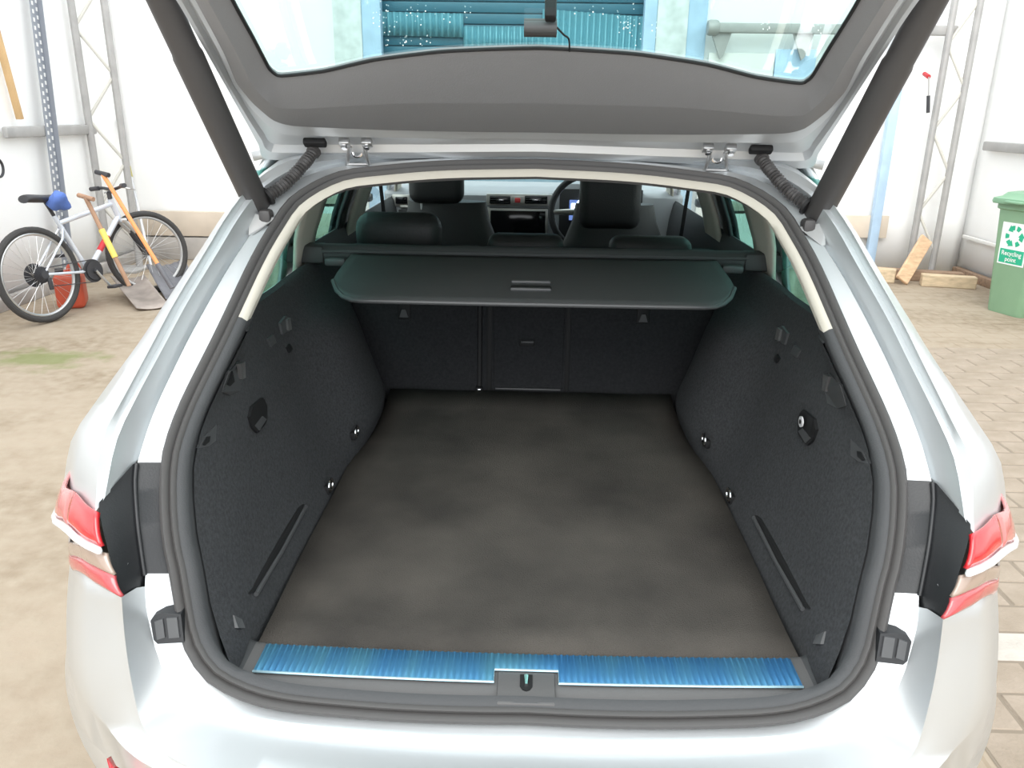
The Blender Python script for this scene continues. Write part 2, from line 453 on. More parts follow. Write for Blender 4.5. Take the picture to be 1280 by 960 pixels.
# ---- boards, skirting and rails of the back and side walls
def board(name, c, size, m_, bev=0.006):
    q = MB(); q.box(c, size, bev=bev); return struct(q.build(name, m_))
board('trim_%d' % n0, ((XL+DX0-0.3)/2, YB-0.06, 0.37), (DX0-0.3-XL, 0.05, 0.25), 'beige'); n0 += 1
board('baseboard_back', ((XL+DX0-0.3)/2, YB-0.055, 0.115), (DX0-0.3-XL, 0.04, 0.23), 'kick')
board('baseboard_left', (XL+0.05, 2.1, 0.05), (0.06, 12.2, 0.10), 'kick')
board('baseboard_right', (XR-0.06, 2.1, 0.04), (0.07, 12.2, 0.08), 'brownwood')
board('trim_%d' % n0, (XR-0.045, 2.1, 0.385), (0.03, 12.2, 0.035), 'plank_white'); n0 += 1
# plywood kick panel in the right corner
board('trim_%d' % n0, (3.33, YB-0.06, 0.46), (0.50, 0.04, 0.22), 'beige', 0.004); n0 += 1
# light blue panel and the beam above it, right of the doorway
board('trim_%d' % n0, (2.46, YB-0.075, 1.05), (0.38, 0.03, 2.1), 'bluepaint', 0.004); n0 += 1
board('trim_%d' % n0, (1.95, YB-0.075, 1.03), (0.62, 0.03, 2.06), 'plank_white', 0.004); n0 += 1
bp_ = [V((3.36, YB-0.12, 0)), V((3.42, YB-0.12, 4.2))]
q = MB(); q.box((3.44, YB-0.10, 2.1), (0.09, 0.07, 4.2), bev=0.01)
tag(q.build('steel_post', 'bluepaint'), 'light blue upright steel post against the white back wall', 'post')
q = MB(); q.box((2.75, YB-0.16, 2.27), (2.25, 0.08, 0.085), bev=0.012)
bm_ = tag(q.build('steel_beam', 'galv'), 'grey horizontal steel beam bolted across the back wall', 'beam')
for xx in (1.66, 2.42, 3.0):
    q = MB(); q.prism([(xx-0.03, YB-0.16, 2.23), (xx+0.16, YB-0.16, 2.23), (xx+0.10, YB-0.16, 2.03), (xx+0.07, YB-0.16, 2.0)], (0, 0.03, 0)); q.build('bracket', 'galv', bm_)
q = MB(); q.lathe([(0, -.05), (.06, -.05), (.07, -.03), (.07, .03), (.06, .05), (0, .05)], 20, (1.64, YB-0.16, 2.27)); q.build('end_fitting', 'galv', bm_)
def rail(label, x, y0, y1, z):
    r_ = tag(MB().box((x, (y0+y1)/2, z), (0.05, y1-y0, 0.085), bev=0.015).build('wall_rail', 'galv'), label, 'rail')
    return r_
rail('grey metal rail running along the white wall behind the bicycle', XL+0.06, 6.3, 7.62, 1.30)
rail('grey metal rail running along the white wall above the recycling bin', XR-0.06, 4.0, YB-0.2, 1.26)

# ---- lattice columns
def lattice(label, x, y, z1, dx, dy, ang=0.0):
    t = thing('lattice_column', label, 'column', (x, y, 0), 'lattice steel columns of the hall')
    pts = [V((x, y, 0)), V((x+dx, y+dy, 0))]
    top = [p+V((0, 0, z1)) for p in pts]
    for a, b_ in zip(pts, top):
        MB().cyl(a, b_, 0.032, 10).build('chord', 'galv', t)
    s = 0.38; z = 0.25; k = 0
    while z+s < z1:
        a, b_ = (pts[0], pts[1]) if k % 2 else (pts[1], pts[0])
        MB().cyl(a+V((0, 0, z)), b_+V((0, 0, z+s)), 0.014, 8).build('brace', 'creamsteel', t); z += s; k += 1
    MB().box((x+dx/2, y+dy/2, 0.012), (abs(dx)+0.16, abs(dy)+0.14, 0.024), bev=0.004).build('base_plate', 'galv', t)
    return t
lattice('grey lattice column standing in the corner behind the bicycle', -4.02, 7.50, 4.2, 0.20, 0.18)
lattice('grey lattice column rising behind the pile of planks', 3.80, 8.10, 4.2, 0.20, -0.06)

# ---- slotted post, timber strip, hook on the left wall
t = thing('slotted_post', 'dark slotted steel angle post leaning on the white wall behind the saddle', 'post', (-4.0, 6.76, 0))
a, b_ = V((-3.99, 6.72, 0)), V((-4.04, 7.04, 3.3))
ax_ = (b_-a).normalized(); sd_ = V((0, 1, 0)); sd_ = (sd_-ax_*sd_.dot(ax_)).normalized(); nm_ = ax_.cross(sd_)
rot = Matrix((sd_, nm_, ax_)).transposed()
q = MB(); q.box((a+b_)/2, (0.11, 0.006, (b_-a).length), rot)
q.box((a+b_)/2+sd_*0.055-nm_*0.02, (0.006, 0.04, (b_-a).length), rot); q.build('angle', 'slot', t)
face = 1 if nm_.dot(CAM-a) > 0 else -1
q = MB(); k = 0; s = 0.05
while s < (b_-a).length-0.03:
    for w_ in (-0.026, 0.026):
        q.box(a+ax_*(s+(0.025 if w_ > 0 else 0))+sd_*w_+nm_*0.0035*face, (0.022, 0.002, 0.03), rot)
    s += 0.062
MT['slothole'] = mat('pale_slot', (0.75, 0.75, 0.74), 0.7)
o = q.build('slot', 'slothole', t, sm=None); o['kind'] = 'stuff'
q = MB(); q.tube([at_x(25, 148, -4.05), at_x(-12, 10, -4.05)], 0.001, 4)
q = MB(); p0, p1 = at_x(25, 149, -4.04), at_x(-6, 34, -4.06)
d_ = (p1-p0); q.box((p0+p1)/2, (0.03, 0.055, d_.length), d_.to_track_quat('Z', 'X').to_matrix(), bev=0.004)
tag(q.build('timber_strip', 'tanwood'), 'tan timber strip fixed to the white wall above the rail', 'timber')
q = MB(); c_ = at_x(-2, 210, -4.03)
q.tube([c_+V((0, 0.055*math.cos(a_), 0.065*math.sin(a_))) for a_ in [2*math.pi*i/24 for i in range(24)]], 0.010, 8, closed=True)
q.box(c_+V((-0.02, 0, 0.07)), (0.05, 0.03, 0.03), bev=0.005)
tag(q.build('wall_hook', 'bikeblack'), 'black ring hook hanging on the white wall below the rail', 'hook')

# ---- tool hanging at the right column
p0, p1 = at_y(1161, 96, 8.05), at_y(1160, 141, 8.05)
t = thing('hanging_tool', 'small dark handled tool hung on the lattice column by the bin', 'tool', p1)
MB().cyl(p1, lerp(p1, p0, 0.48), 0.016, 10).build('handle', 'bikeblack', t)
MB().cyl(lerp(p1, p0, 0.48), p0, 0.007, 8).build('shank', 'galv', t)
MB().cyl(p0, p0+V((0, 0.10, 0.03)), 0.02, 10).build('head', 'bikered', t)

# ---- loose timber in the right corner
def plank(label, a, b_, w_, h_, m_, up=(0, 0, 1)):
    a, b_ = V(a), V(b_); d_ = (b_-a).normalized(); s_ = d_.cross(V(up)).normalized(); u_ = s_.cross(d_)
    rot = Matrix((d_, s_, u_)).transposed()
    q = MB(); q.box((a+b_)/2, ((b_-a).length, w_, h_), rot, bev=0.006, seg=1)
    return tag(q.build('plank', m_), label, 'plank', 'loose timber in the corner')
plank('long brown plank lying on the floor along the wall under the others', (3.22, 8.00, 0.05), (4.16, 7.74, 0.05), 0.12, 0.10, 'brownwood')
plank('short pale plank on the floor beside the blue post', (3.10, 7.88, 0.065), (3.50, 7.70, 0.065), 0.10, 0.13, 'palewood')
plank('pale squared timber on the floor in front of the brown plank', (3.70, 7.60, 0.055), (4.15, 7.48, 0.055), 0.11, 0.11, 'palewood')
plank('orange-brown board leaning up from the floor against the column', (3.52, 7.60, 0.04), (3.82, 7.88, 0.40), 0.13, 0.035, 'wood', (0.3, -0.8, 0.5))
# ================================================================== BICYCLE
bike = thing('bicycle', 'silver mountain bicycle with black saddle and tyres leaning by the white wall', 'bicycle')
WR = 0.335
def wheel(name, c, rot, cassette=False):
    q = MB()
    q.tube([c+rot @ V((WR*0.955*math.cos(a_), 0, WR*0.955*math.sin(a_))) for a_ in [2*math.pi*i/48 for i in range(48)]], 0.024, 10, closed=True)
    t_ = q.build(name, 'tyre', bike)
    q = MB(); q.tube([c+rot @ V((WR*0.87*math.cos(a_), 0, WR*0.87*math.sin(a_))) for a_ in [2*math.pi*i/48 for i in range(48)]], 0.012, 8, closed=True)
    q.build('rim', 'steel', t_)
    q = MB()
    for i in range(28):
        a_ = 2*math.pi*i/28; e = 0.03*(1 if i % 2 else -1)
        q.cyl(c+rot @ V((0.02*math.cos(a_+1), e, 0.02*math.sin(a_+1))), c+rot @ V((WR*0.86*math.cos(a_), 0, WR*0.86*math.sin(a_))), 0.0014, 4)
    q.build('spokes', 'steel', t_)['kind'] = 'stuff'
    q = MB(); q.cyl(c+rot @ V((0, -0.055, 0)), c+rot @ V((0, 0.055, 0)), 0.022, 14); q.build('hub', 'bikeblack', t_)
    if cassette:
        q = MB()
        for k in range(6): q.cyl(c+rot @ V((0, -0.03-0.006*k, 0)), c+rot @ V((0, -0.033-0.006*k, 0)), 0.06-0.006*k, 24)
        q.build('cassette', 'bikeblack', t_)
        q = MB(); q.cyl(c+rot @ V((0, 0.04, 0)), c+rot @ V((0, 0.043, 0)), 0.085, 28); q.build('brake_disc', 'bikeblack', t_)
    return t_
I3 = Matrix.Identity(3)
rc, fc = V((0, 0, WR)), V((1.06, 0, WR))
steer = Matrix.Rotation(math.radians(-22), 3, 'Z')
bb, st, hd0, hd1 = V((0.43, 0, 0.29)), V((0.25, 0, 0.73)), V((0.84, 0, 0.66)), V((0.80, 0, 0.80))
wheel('rear_wheel', rc, I3, True)
wheel('front_wheel', fc, steer)
q = MB()
for a, b_, r in ((bb, st, 0.017), (bb, hd0, 0.021), (st-V((-.02, 0, .06)), hd1-V((0, 0, .04)), 0.018), (hd0, hd1, 0.022)): q.cyl(a, b_, r, 12)
for s in (-0.05, 0.05):
    q.tube([bb+V((0, s*0.6, 0)), bb+V((-0.12, s, 0.01)), rc+V((0, s, 0))], 0.010, 8)
    q.tube([st-V((-0.03, 0, 0.10))+V((0, s*0.4, 0)), st-V((0.02, 0, 0.17))+V((0, s, 0)), rc+V((0, s, 0))], 0.008, 8)
fr = q.build('frame', 'bikepaint', bike)
MB().cyl(bb.lerp(hd0, 0.35)+V((0, 0, 0.002)), bb.lerp(hd0, 0.62)+V((0, 0, 0.002)), 0.0225, 12).build('decal', 'bikered', fr)
q = MB()
for s in (-0.055, 0.055):
    q.tube([hd0+steer @ V((0.015, s, -0.04)), lerp(hd0, fc, 0.5)+steer @ V((0.02, s, 0))], 0.017, 10)
q.box(hd0+V((0.012, 0, -0.035)), (0.05, 0.15, 0.035), steer, bev=0.01)
fk = q.build('fork', 'steel', bike)
q = MB()
for s in (-0.055, 0.055): q.tube([lerp(hd0, fc, 0.38)+steer @ V((0.02, s, 0)), fc+steer @ V((0, s, 0))], 0.021, 10)
q.build('fork_lower', 'bikeblack', fk)
q = MB(); hb = hd1+V((0.05, 0, 0.07))
q.cyl(hd1, hd1+V((0.0, 0, 0.05)), 0.018, 10); q.cyl(hd1+V((0, 0, 0.045)), hb, 0.016, 10)
q.tube(spline([hb+steer @ V((-0.04, -0.31, 0.02)), hb+steer @ V((0, -0.2, 0.02)), hb, hb+steer @ V((0, 0.2, 0.02)), hb+steer @ V((-0.04, 0.31, 0.02))], 16), 0.012, 8)
hbo = q.build('handlebar', 'bikeblack', bike)
for s in (-1, 1):
    MB().cyl(hb+steer @ V((-0.02, s*0.22, 0.02)), hb+steer @ V((-0.042, s*0.32, 0.02)), 0.018, 10).build('grip', 'bikeblack', hbo)
    MB().tube([hb+steer @ V((0.0, s*0.17, 0.01)), hb+steer @ V((0.05, s*0.20, -0.01)), hb+steer @ V((0.045, s*0.29, -0.02))], 0.006, 6).build('brake_lever', 'steel', hbo)
sp = MB(); sp.cyl(st-V((-0.02, 0, 0.05)), st+V((-0.05, 0, 0.12)), 0.0135, 10); spo = sp.build('seat_post', 'bikeblack', bike)
q = MB(); rows = []
for x, w_, z in ((-0.17, 0.055, 0.045), (-0.15, 0.075, 0.05), (-0.08, 0.072, 0.04), (0.0, 0.045, 0.03), (0.08, 0.022, 0.025), (0.13, 0.016, 0.02), (0.14, 0.006, 0.012)):
    rows.append([st+V((-0.04+x, 0, 0.10))+V((0, w_*math.cos(a_), z*0.3+0.028*math.sin(a_)+z*0.5)) for a_ in [2*math.pi*i/14 for i in range(14)]])
q.grid(rows, cu=True); q.f.append(list(range(14))[::-1]); q.mi.append(0)
q.build('saddle', 'bikeblack', spo, sm=60)
q = MB(); q.cyl(bb+V((0, -0.045, 0)), bb+V((0, -0.052, 0)), 0.088, 32); q.cyl(bb+V((0, -0.06, 0)), bb+V((0, -0.064, 0)), 0.07, 32)
q.cyl(bb+V((0, -0.08, 0)), bb+V((0, 0.07, 0)), 0.018, 12)
cr = q.build('chainring', 'bikeblack', bike)
for s, dd in ((-1, V((0.09, 0, -0.14))), (1, V((-0.09, 0, 0.14)))):
    q = MB(); q.cyl(bb+V((0, s*0.075, 0)), bb+dd+V((0, s*0.085, 0)), 0.011, 8); ca = q.build('crank', 'steel', cr)
    MB().box(bb+dd+V((0, s*0.13, 0)), (0.085, 0.08, 0.022), bev=0.006).build('pedal', 'bikeblack', bike)
q = MB(); q.cyl(bb+V((0, -0.05, 0.085)), rc+V((0, -0.05, 0.045)), 0.004, 6); q.cyl(bb+V((0, -0.05, -0.085)), rc+V((0.03, -0.05, -0.09)), 0.004, 6)
q.build('chain', 'bikeblack', bike)
q = MB(); q.box(rc+V((0.03, -0.055, -0.07)), (0.03, 0.02, 0.09), bev=0.006); q.build('derailleur', 'bikeblack', bike)
lean = Matrix.Rotation(math.radians(-7), 4, 'X')
bike.matrix_world = Matrix.Translation((-3.50, 5.60, 0.012)) @ Matrix.Rotation(math.radians(72), 4, 'Z') @ lean

# cloth on the seat post, red can behind the wheel
q = MB(); cc = V((-3.45, 5.86, 0.845)); rows = []
for i in range(9):
    th = math.pi*i/8; rows.append([cc+V((0.07*math.sin(th)*math.cos(a_)*(1+0.25*math.sin(3*a_+i)), 0.085*math.sin(th)*math.sin(a_)*(1+0.2*math.sin(4*a_)), 0.065*math.cos(th)-0.03*math.sin(2*a_)*math.sin(th))) for a_ in [2*math.pi*k/16 for k in range(16)]])
q.grid(rows, cu=True); tag(q.build('cloth', 'cloth', sm=60), 'crumpled blue cloth tied around the bicycle seat post', 'cloth')
t = thing('jerry_can', 'red plastic can on the floor behind the bicycle rear wheel', 'can', (-3.62, 6.12, 0))
q = MB(); q.box((-3.62, 6.12, 0.135), (0.20, 0.27, 0.27), Matrix.Rotation(0.4, 3, 'Z'), bev=0.035, seg=3); q.build('body', 'canred', t)
q = MB(); q.cyl((-3.65, 6.05, 0.26), (-3.65, 6.05, 0.31), 0.03, 14); q.build('cap', 'bikeblack', t)
q = MB(); q.tube(spline([(-3.62, 6.10, 0.26), (-3.61, 6.13, 0.32), (-3.59, 6.20, 0.32), (-3.585, 6.23, 0.26)], 12), 0.014, 8); q.build('handle', 'canred', t)

# ================================================================== SHOVELS AND POLE
def shaft_between(a, b_, r, n=10): return MB().cyl(a, b_, r, n)
# broad shovel with brown shaft and yellow sleeve
base = at_z(160, 352, 0.16); base = at_y(158, 350, 6.05)
top = at_y(107, 247, 6.10)
t = thing('shovel', 'broad worn shovel with brown T-handled shaft and yellow sleeve', 'shovel', (base.x, base.y, 0))
d_ = (top-base).normalized()
shaft_between(base-d_*0.05, top, 0.017).build('shaft', 'brownshaft', t)
shaft_between(lerp(base, top, 0.28), lerp(base, top, 0.62), 0.023).build('sleeve', 'yellow', t)
shaft_between(top+V((-0.07, 0.03, 0.015)), top+V((0.07, -0.02, -0.01)), 0.017).build('grip', 'brownshaft', t)
def blade(A, B, C_, D, curl, m_, name, parent, th=0.006, rib=0):
    q = MB(); rows = []
    nn = 14
    for i in range(nn+1):
        u = i/nn; a = V(A).lerp(V(B), u); b2 = V(D).lerp(V(C_), u)
        row = []
        for j in range(9):
            v = j/8; p = a.lerp(b2, v); p = p+V((0, 0, curl*(abs(2*u-1)**2)*(1-v*0.4) + (rib*0.5*(1-math.cos(2*math.pi*u*5)) if rib else 0)+0.03*(1-v)**2))
            row.append(p)
        rows.append(row)
    return q.grid(rows).build(name, m_, parent, solid=th, sm=50)
A, B = at_z(139, 353, 0.10), at_z(182, 352, 0.10)
Cc, D = at_z(212, 384, 0.012), at_z(171, 388, 0.012)
blade(A, B, Cc, D, 0.03, 'blade', 'blade', t)
# orange shovel with dark ribbed blade
base = at_y(202, 338, 6.25); top = at_y(128, 217, 6.38)
t = thing('shovel', 'shovel with orange shaft and dark ribbed scoop blade', 'shovel', (base.x, base.y, 0))
d_ = (top-base).normalized()
shaft_between(base-d_*0.03, top, 0.0165).build('shaft', 'orange', t)
shaft_between(base-d_*0.16, base+d_*0.06, 0.021).build('socket', 'bladedark', t)
shaft_between(top+V((-0.06, 0.02, 0.01)), top+V((0.06, -0.02, -0.01)), 0.018).build('grip', 'bikeblack', t)
A, B = at_z(184, 341, 0.15), at_z(232, 332, 0.15)
Cc, D = at_z(247, 366, 0.02), at_z(208, 378, 0.02)
blade(A, B, Cc, D, 0.04, 'bladedark', 'blade', t, rib=0.012)
# slim pole
base = at_z(191, 342, 0.01); top = at_y(148, 150, base.y+0.75)
t = thing('broom_pole', 'slim grey telescopic pole with yellow collar leaning on the back wall', 'pole', (base.x, base.y, 0))
shaft_between(base, lerp(base, top, 0.66), 0.013).build('lower_tube', 'polegrey', t)
MT['olive'] = mat('olive_collar', (0.45, 0.40, 0.12), 0.5)
shaft_between(lerp(base, top, 0.62), lerp(base, top, 0.69), 0.017).build('collar', 'olive', t)
shaft_between(lerp(base, top, 0.66), top, 0.009).build('upper_tube', 'polegrey', t)
shaft_between(lerp(base, top, 0.94), top, 0.013).build('tip', 'bikeblack', t)

# ================================================================== RECYCLING BIN
bn = thing('wheelie_bin', 'green wheeled recycling bin with white and green sticker by the right wall', 'bin')
def rrect(w_, d_, r, z, n=5):
    out = []
    for cx, cy, a0 in ((w_/2-r, d_/2-r, 0), (-w_/2+r, d_/2-r, 90), (-w_/2+r, -d_/2+r, 180), (w_/2-r, -d_/2+r, 270)):
        for k in range(n+1):
            a_ = math.radians(a0+90*k/n); out.append(V((cx+r*math.cos(a_), cy+r*math.sin(a_), z)))
    return out
q = MB(); rows = [rrect(0.33, 0.36, 0.05, 0.0), rrect(0.34, 0.37, 0.05, 0.02), rrect(0.42, 0.45, 0.05, 0.82), rrect(0.45, 0.48, 0.05, 0.83), rrect(0.45, 0.48, 0.05, 0.875), rrect(0.40, 0.43, 0.05, 0.875), rrect(0.32, 0.35, 0.04, 0.05)]
q.grid(rows, cu=True); q.f.append(list(range(24))[::-1]); q.mi.append(0); q.f.append([24*6+k for k in range(24)]); q.mi.append(0)
q.build('body', 'green', bn)
q = MB(); rows = [rrect(0.50, 0.54, 0.05, 0.868), rrect(0.51, 0.55, 0.05, 0.885), rrect(0.50, 0.54, 0.05, 0.91), rrect(0.42, 0.46, 0.05, 0.925), rrect(0.38, 0.42, 0.06, 0.955), rrect(0.30, 0.34, 0.06, 0.965), rrect(0.02, 0.02, 0.005, 0.97)]
q.grid(rows, cu=True); lid = q.build('lid', 'greenlid', bn)
MB().box((0, -0.285, 0.89), (0.16, 0.05, 0.02), bev=0.008).build('lid_grip', 'greenlid', lid)
MB().cyl((-0.24, 0.27, 0.87), (0.24, 0.27, 0.87), 0.016, 10).build('handle_bar', 'greenlid', bn)
for s in (-1, 1):
    MB().lathe([(0, -.022), (.085, -.022), (.1, -.012), (.1, .012), (.085, .022), (0, .022)], 24, (s*0.21, 0.20, 0.10)).build('wheel', 'bikeblack', bn)
    MB().box((s*0.19, 0.255, 0.855), (0.04, 0.06, 0.05), bev=0.006).build('hinge_lug', 'greenlid', bn)
# sticker on the front (local -Y face), tilted with the taper
tilt = math.atan2((0.45-0.37)/2, 0.80)
def fpt(x, z, off): return V((x, -(0.185+(z-0.02)*math.tan(tilt))-off, z))
def panel(x0, x1, z0, z1, off, m_, name, parent):
    q = MB(); q.add([fpt(x0, z0, off), fpt(x1, z0, off), fpt(x1, z1, off), fpt(x0, z1, off)], [[0, 1, 2, 3]]); return q.build(name, m_, parent, sm=None, solid=0.001)
stk = panel(-0.125, 0.125, 0.40, 0.73, 0.0025, 'white', 'sticker', bn)
panel(-0.112, 0.112, 0.412, 0.522, 0.004, 'mint', 'sticker_band', stk)
# chasing arrows: three bent bands with heads
q = MB()
def loc2(u, v_): return fpt(u, 0.627+v_, 0.0045)
for k in range(3):
    a0 = math.radians(90+120*k)
    def rp(x, y_): return loc2(x*math.cos(a0)-y_*math.sin(a0), x*math.sin(a0)+y_*math.cos(a0))
    for aa, ab in ((-42, -12), (4, 28)):
        pts = []
        for a_ in (aa, (aa+ab)/2, ab): pts.append(rp(0.085*math.cos(math.radians(a_)), 0.085*math.sin(math.radians(a_))))
        for a_ in (ab, (aa+ab)/2, aa): pts.append(rp(0.048*math.cos(math.radians(a_)), 0.048*math.sin(math.radians(a_))))
        q.add(pts, [list(range(6))])
    q.add([rp(0.098*math.cos(math.radians(28)), 0.098*math.sin(math.radians(28))), rp(0.035*math.cos(math.radians(28)), 0.035*math.sin(math.radians(28))), rp(0.075*math.cos(math.radians(60)), 0.075*math.sin(math.radians(60)))], [[0, 1, 2]])
q.build('recycling_arrows', 'mint', stk, sm=None)
def text_mesh(body, size, name, m_, parent, fn):
    cu = bpy.data.curves.new(name, 'FONT'); cu.body = body; cu.size = size; cu.align_x = 'CENTER'; cu.offset = size*0.012
    to = bpy.data.objects.new(name, cu); COL.objects.link(to)
    dg = bpy.context.evaluated_depsgraph_get(); me = bpy.data.meshes.new_from_object(to.evaluated_get(dg))
    bpy.data.objects.remove(to)
    for v_ in me.vertices: v_.co = fn(v_.co.x, v_.co.y)
    me.materials.clear(); me.materials.append(MT[m_])
    o = bpy.data.objects.new(name, me); COL.objects.link(o); adopt(o, parent); return o
text_mesh('Recycling', 0.050, 'lettering', 'white', stk, lambda x, y_: fpt(x, 0.474+y_, 0.0062))
text_mesh('point', 0.050, 'lettering', 'white', stk, lambda x, y_: fpt(x, 0.428+y_, 0.0062))
bn.matrix_world = Matrix.Translation((4.02, 6.52, 0)) @ Matrix.Rotation(math.radians(-73), 4, 'Z')
# ================================================================== CAR
car = thing('estate_car', 'silver estate car with open tailgate and empty black boot', 'car', (0, 3.2, 0))
PROF = [(0.55, 0.985), (0.607, 1.0), (0.678, 1.04), (0.784, 1.08), (0.88, 1.125), (0.96, 1.185), (1.03, 1.27), (1.12, 1.375), (1.235, 1.50), (1.34, 1.63), (1.38, 1.70), (1.5, 1.92)]
def prof(z): return interp(z, PROF)
def on_prof(px, py, off=0.0): return solve(px, py, lambda p: p.y-prof(p.z)-off)
def track(pts, off=0.0, n=None):
    out = []
    for p in pts:
        o_ = p[2] if len(p) > 2 else off
        out.append(on_prof(p[0], p[1], o_))
    return out
def Wx(z): return interp(z, [(0.2, 0.86), (0.45, 0.905), (0.8, 0.915), (0.88, 0.905), (0.93, 0.88), (0.985, 0.745), (1.12, 0.715), (1.2, 0.69), (1.38, 0.605), (1.46, 0.54)])

# ---- opening curve (left half, top centre to bottom centre)
S_top = [(662, 204), (560, 206), (480, 212), (420, 221)]
S_pil = [(365, 250), (335, 290), (312, 330), (288, 380), (265, 428), (229, 500), (210, 548), (203, 578)]
S_low = [(201, 610), (202, 650), (207, 690), (213, 716), (218, 745), (228, 798), (245, 834), (268, 858), (311, 878), (360, 889), (430, 896), (500, 901), (580, 904), (658, 905)]
Sw = track(S_top+S_pil+S_low)
Sw[0].x = 0; Sw[-1].x = 0
half = spline(Sw, 64); half[0].x = 0; half[-1].x = 0
loop = half + [mir(p) for p in half[-2:0:-1]]
NL = len(loop)
cen = V((0, 0, 0))
for p in loop: cen += p
cen /= NL
def ring(i, d, h):
    """point offset d towards the opening's inside, h out of its plane (towards the rear)"""
    p = loop[i]; t_ = (loop[(i+1) % NL]-loop[i-1]).normalized()
    sl_ = (prof(p.z+0.03)-prof(p.z-0.03))/0.06
    nrm = V((0, -1, sl_)).normalized()
    inw = nrm.cross(t_).normalized()
    if inw.dot(cen-p) < 0: inw = -inw
    return p+inw*d+nrm*h
lobes = [(0.0, -0.012), (0.0, 0.006), (0.003, 0.013), (0.008, 0.016), (0.0125, 0.013), (0.015, 0.006), (0.0165, 0.004), (0.018, 0.009), (0.022, 0.012), (0.026, 0.009), (0.028, 0.0), (0.028, -0.02)]
q = MB(); q.grid([[ring(i, d, h) for d, h in lobes] for i in range(NL)], cv=True)
q.build('boot_seal', 'rubber', car, sm=60)
# lining just inside the seal: cream above the belt, dark below
for nm, m_, test, far in (('pillar_lining', 'cream', lambda z: z > 1.135, 0.030), ('boot_lining', 'trimp', lambda z: z <= 1.135, 0.045)):
    q = MB(); prv = None
    for i in range(NL+1):
        k = i % NL
        e0 = ring(k, 0.0405, -0.006)
        out_ = V((0, 0, -0.03))*smooth(0.72, 0.64, loop[k].z)
        dp = lerp(0.02, 0.07, smooth(0.64, 0.72, loop[k].z)) *0.5 if nm == 'boot_lining' else 0.022
        row = [ring(k, 0.027, 0.004), ring(k, 0.033, 0.003), e0, e0+V((0, dp*0.25, 0))+out_*0.1, e0+V((0, dp*0.6, 0))+out_*0.4, e0+V((0, dp, 0))+out_]
        if prv is not None and (test(loop[k].z) or test(loop[k-1].z)) and (test(loop[k].z) == test(loop[k-1].z) or nm == 'boot_lining'):
            q.grid([prv, row])
        prv = row
    q.build(nm, m_, car, sm=60)

# ---- D-pillar sheet metal, tracks from seal outwards
T_F = [(662, 197), (560, 198), (480, 203), (408, 212), (352, 240), (309, 300), (281, 343), (240, 416), (219, 458), (199, 500), (184, 538), (172, 578)]
T_R1 = [(662, 190), (560, 191), (480, 195), (392, 203), (340, 226), (306, 261), (270, 319), (232, 382), (207, 429), (169, 500), (145, 553), (131, 622)]
T_R2 = [(662, 188), (560, 189), (480, 193), (386, 200), (335, 223), (300, 259), (264, 318), (225, 382), (200, 429), (162, 500), (138, 553), (126, 631)]
T_E = [(662, 185), (560, 186), (480, 190), (380, 196), (328, 219), (292, 258), (254, 319), (216, 382), (191, 429), (153, 500), (127, 552), (119, 640)]
T_O = [(662, 178), (560, 180), (480, 184), (372, 190), (318, 226), (288, 257), (246, 319), (204, 382), (173, 429), (122, 499), (90, 548), (80, 600)]
nD = 40
def tr(px, off): return spline(track(px, off), nD)
sS = spline(track(S_top+S_pil), nD)
sF = tr(T_F, -0.012); sF2 = [p+V((-0.004, 0.012, 0)) for p in sF]
def tro(px, tops, main, tail=()):
    n_ = len(px); offs = list(tops)+[main]*(n_-len(tops)-len(tail))+list(tail)
    return spline([on_prof(p[0], p[1], o_) for p, o_ in zip(px, offs)], nD)
sR1 = tro(T_R1, (-0.014, -0.014, -0.016, -0.035, -0.06), -0.075)
sR2 = tro(T_R2, (-0.014, -0.014, -0.016, -0.035, -0.06), -0.074)
sE = tro(T_E, (-0.012, -0.012, -0.016, -0.04, -0.075), -0.098, (-0.094, -0.088, -0.080))
sO = []
for k, p in enumerate(T_O):
    sO.append(on_prof(p[0], p[1], [0.02, 0.02, 0.02, 0.05, 0.07, 0.08, 0.09, 0.095, 0.10, 0.12, 0.13, 0.15][k]))
sO = spline(sO, nD)
def gmid(a, b, t, dy): return [lerp(x, y_, t)+V((0, dy, 0)) for x, y_ in zip(a, b)]
sG = gmid(sF, sR1, 0.40, 0.022)
sEO = gmid(sE, sO, 0.5, -0.018)
for a in (sS, sF, sF2, sG, sR1, sR2, sE, sEO, sO): a[0].x = 0
sO2 = []
for p in sO:
    yy = lerp(p.y+0.10, 2.0, smooth(1.05, 1.0, p.z)) if p.z < 1.3 else p.y+0.12
    ww = Wx(p.z) if p.z < 1.33 else max(0, -p.x)
    lim = -p.x/p.y*yy*0.975
    sO2.append(V((-min(ww, lim) if p.z < 1.33 else p.x, yy, p.z+(0.01 if p.z > 1.3 else 0))))
sO2[0].x = 0
sO1 = []
for p, p2 in zip(sO, sO2):
    y1 = lerp(lerp(p.y, p2.y, 0.5), 1.62, smooth(1.05, 1.0, p.z))
    sO1.append(V((-min(Wx(p.z), -p.x/p.y*y1*0.97), y1, p.z)) if p.z < 1.05 else lerp(p, p2, 0.5))
q = MB(); q.grid([list(r) for r in zip(sS, sF, sF2, sG, sR1, sR2, sE, sEO, sO, sO1, sO2)]); q.both()
q.build('rear_body_frame', 'silver', car, sm=28)

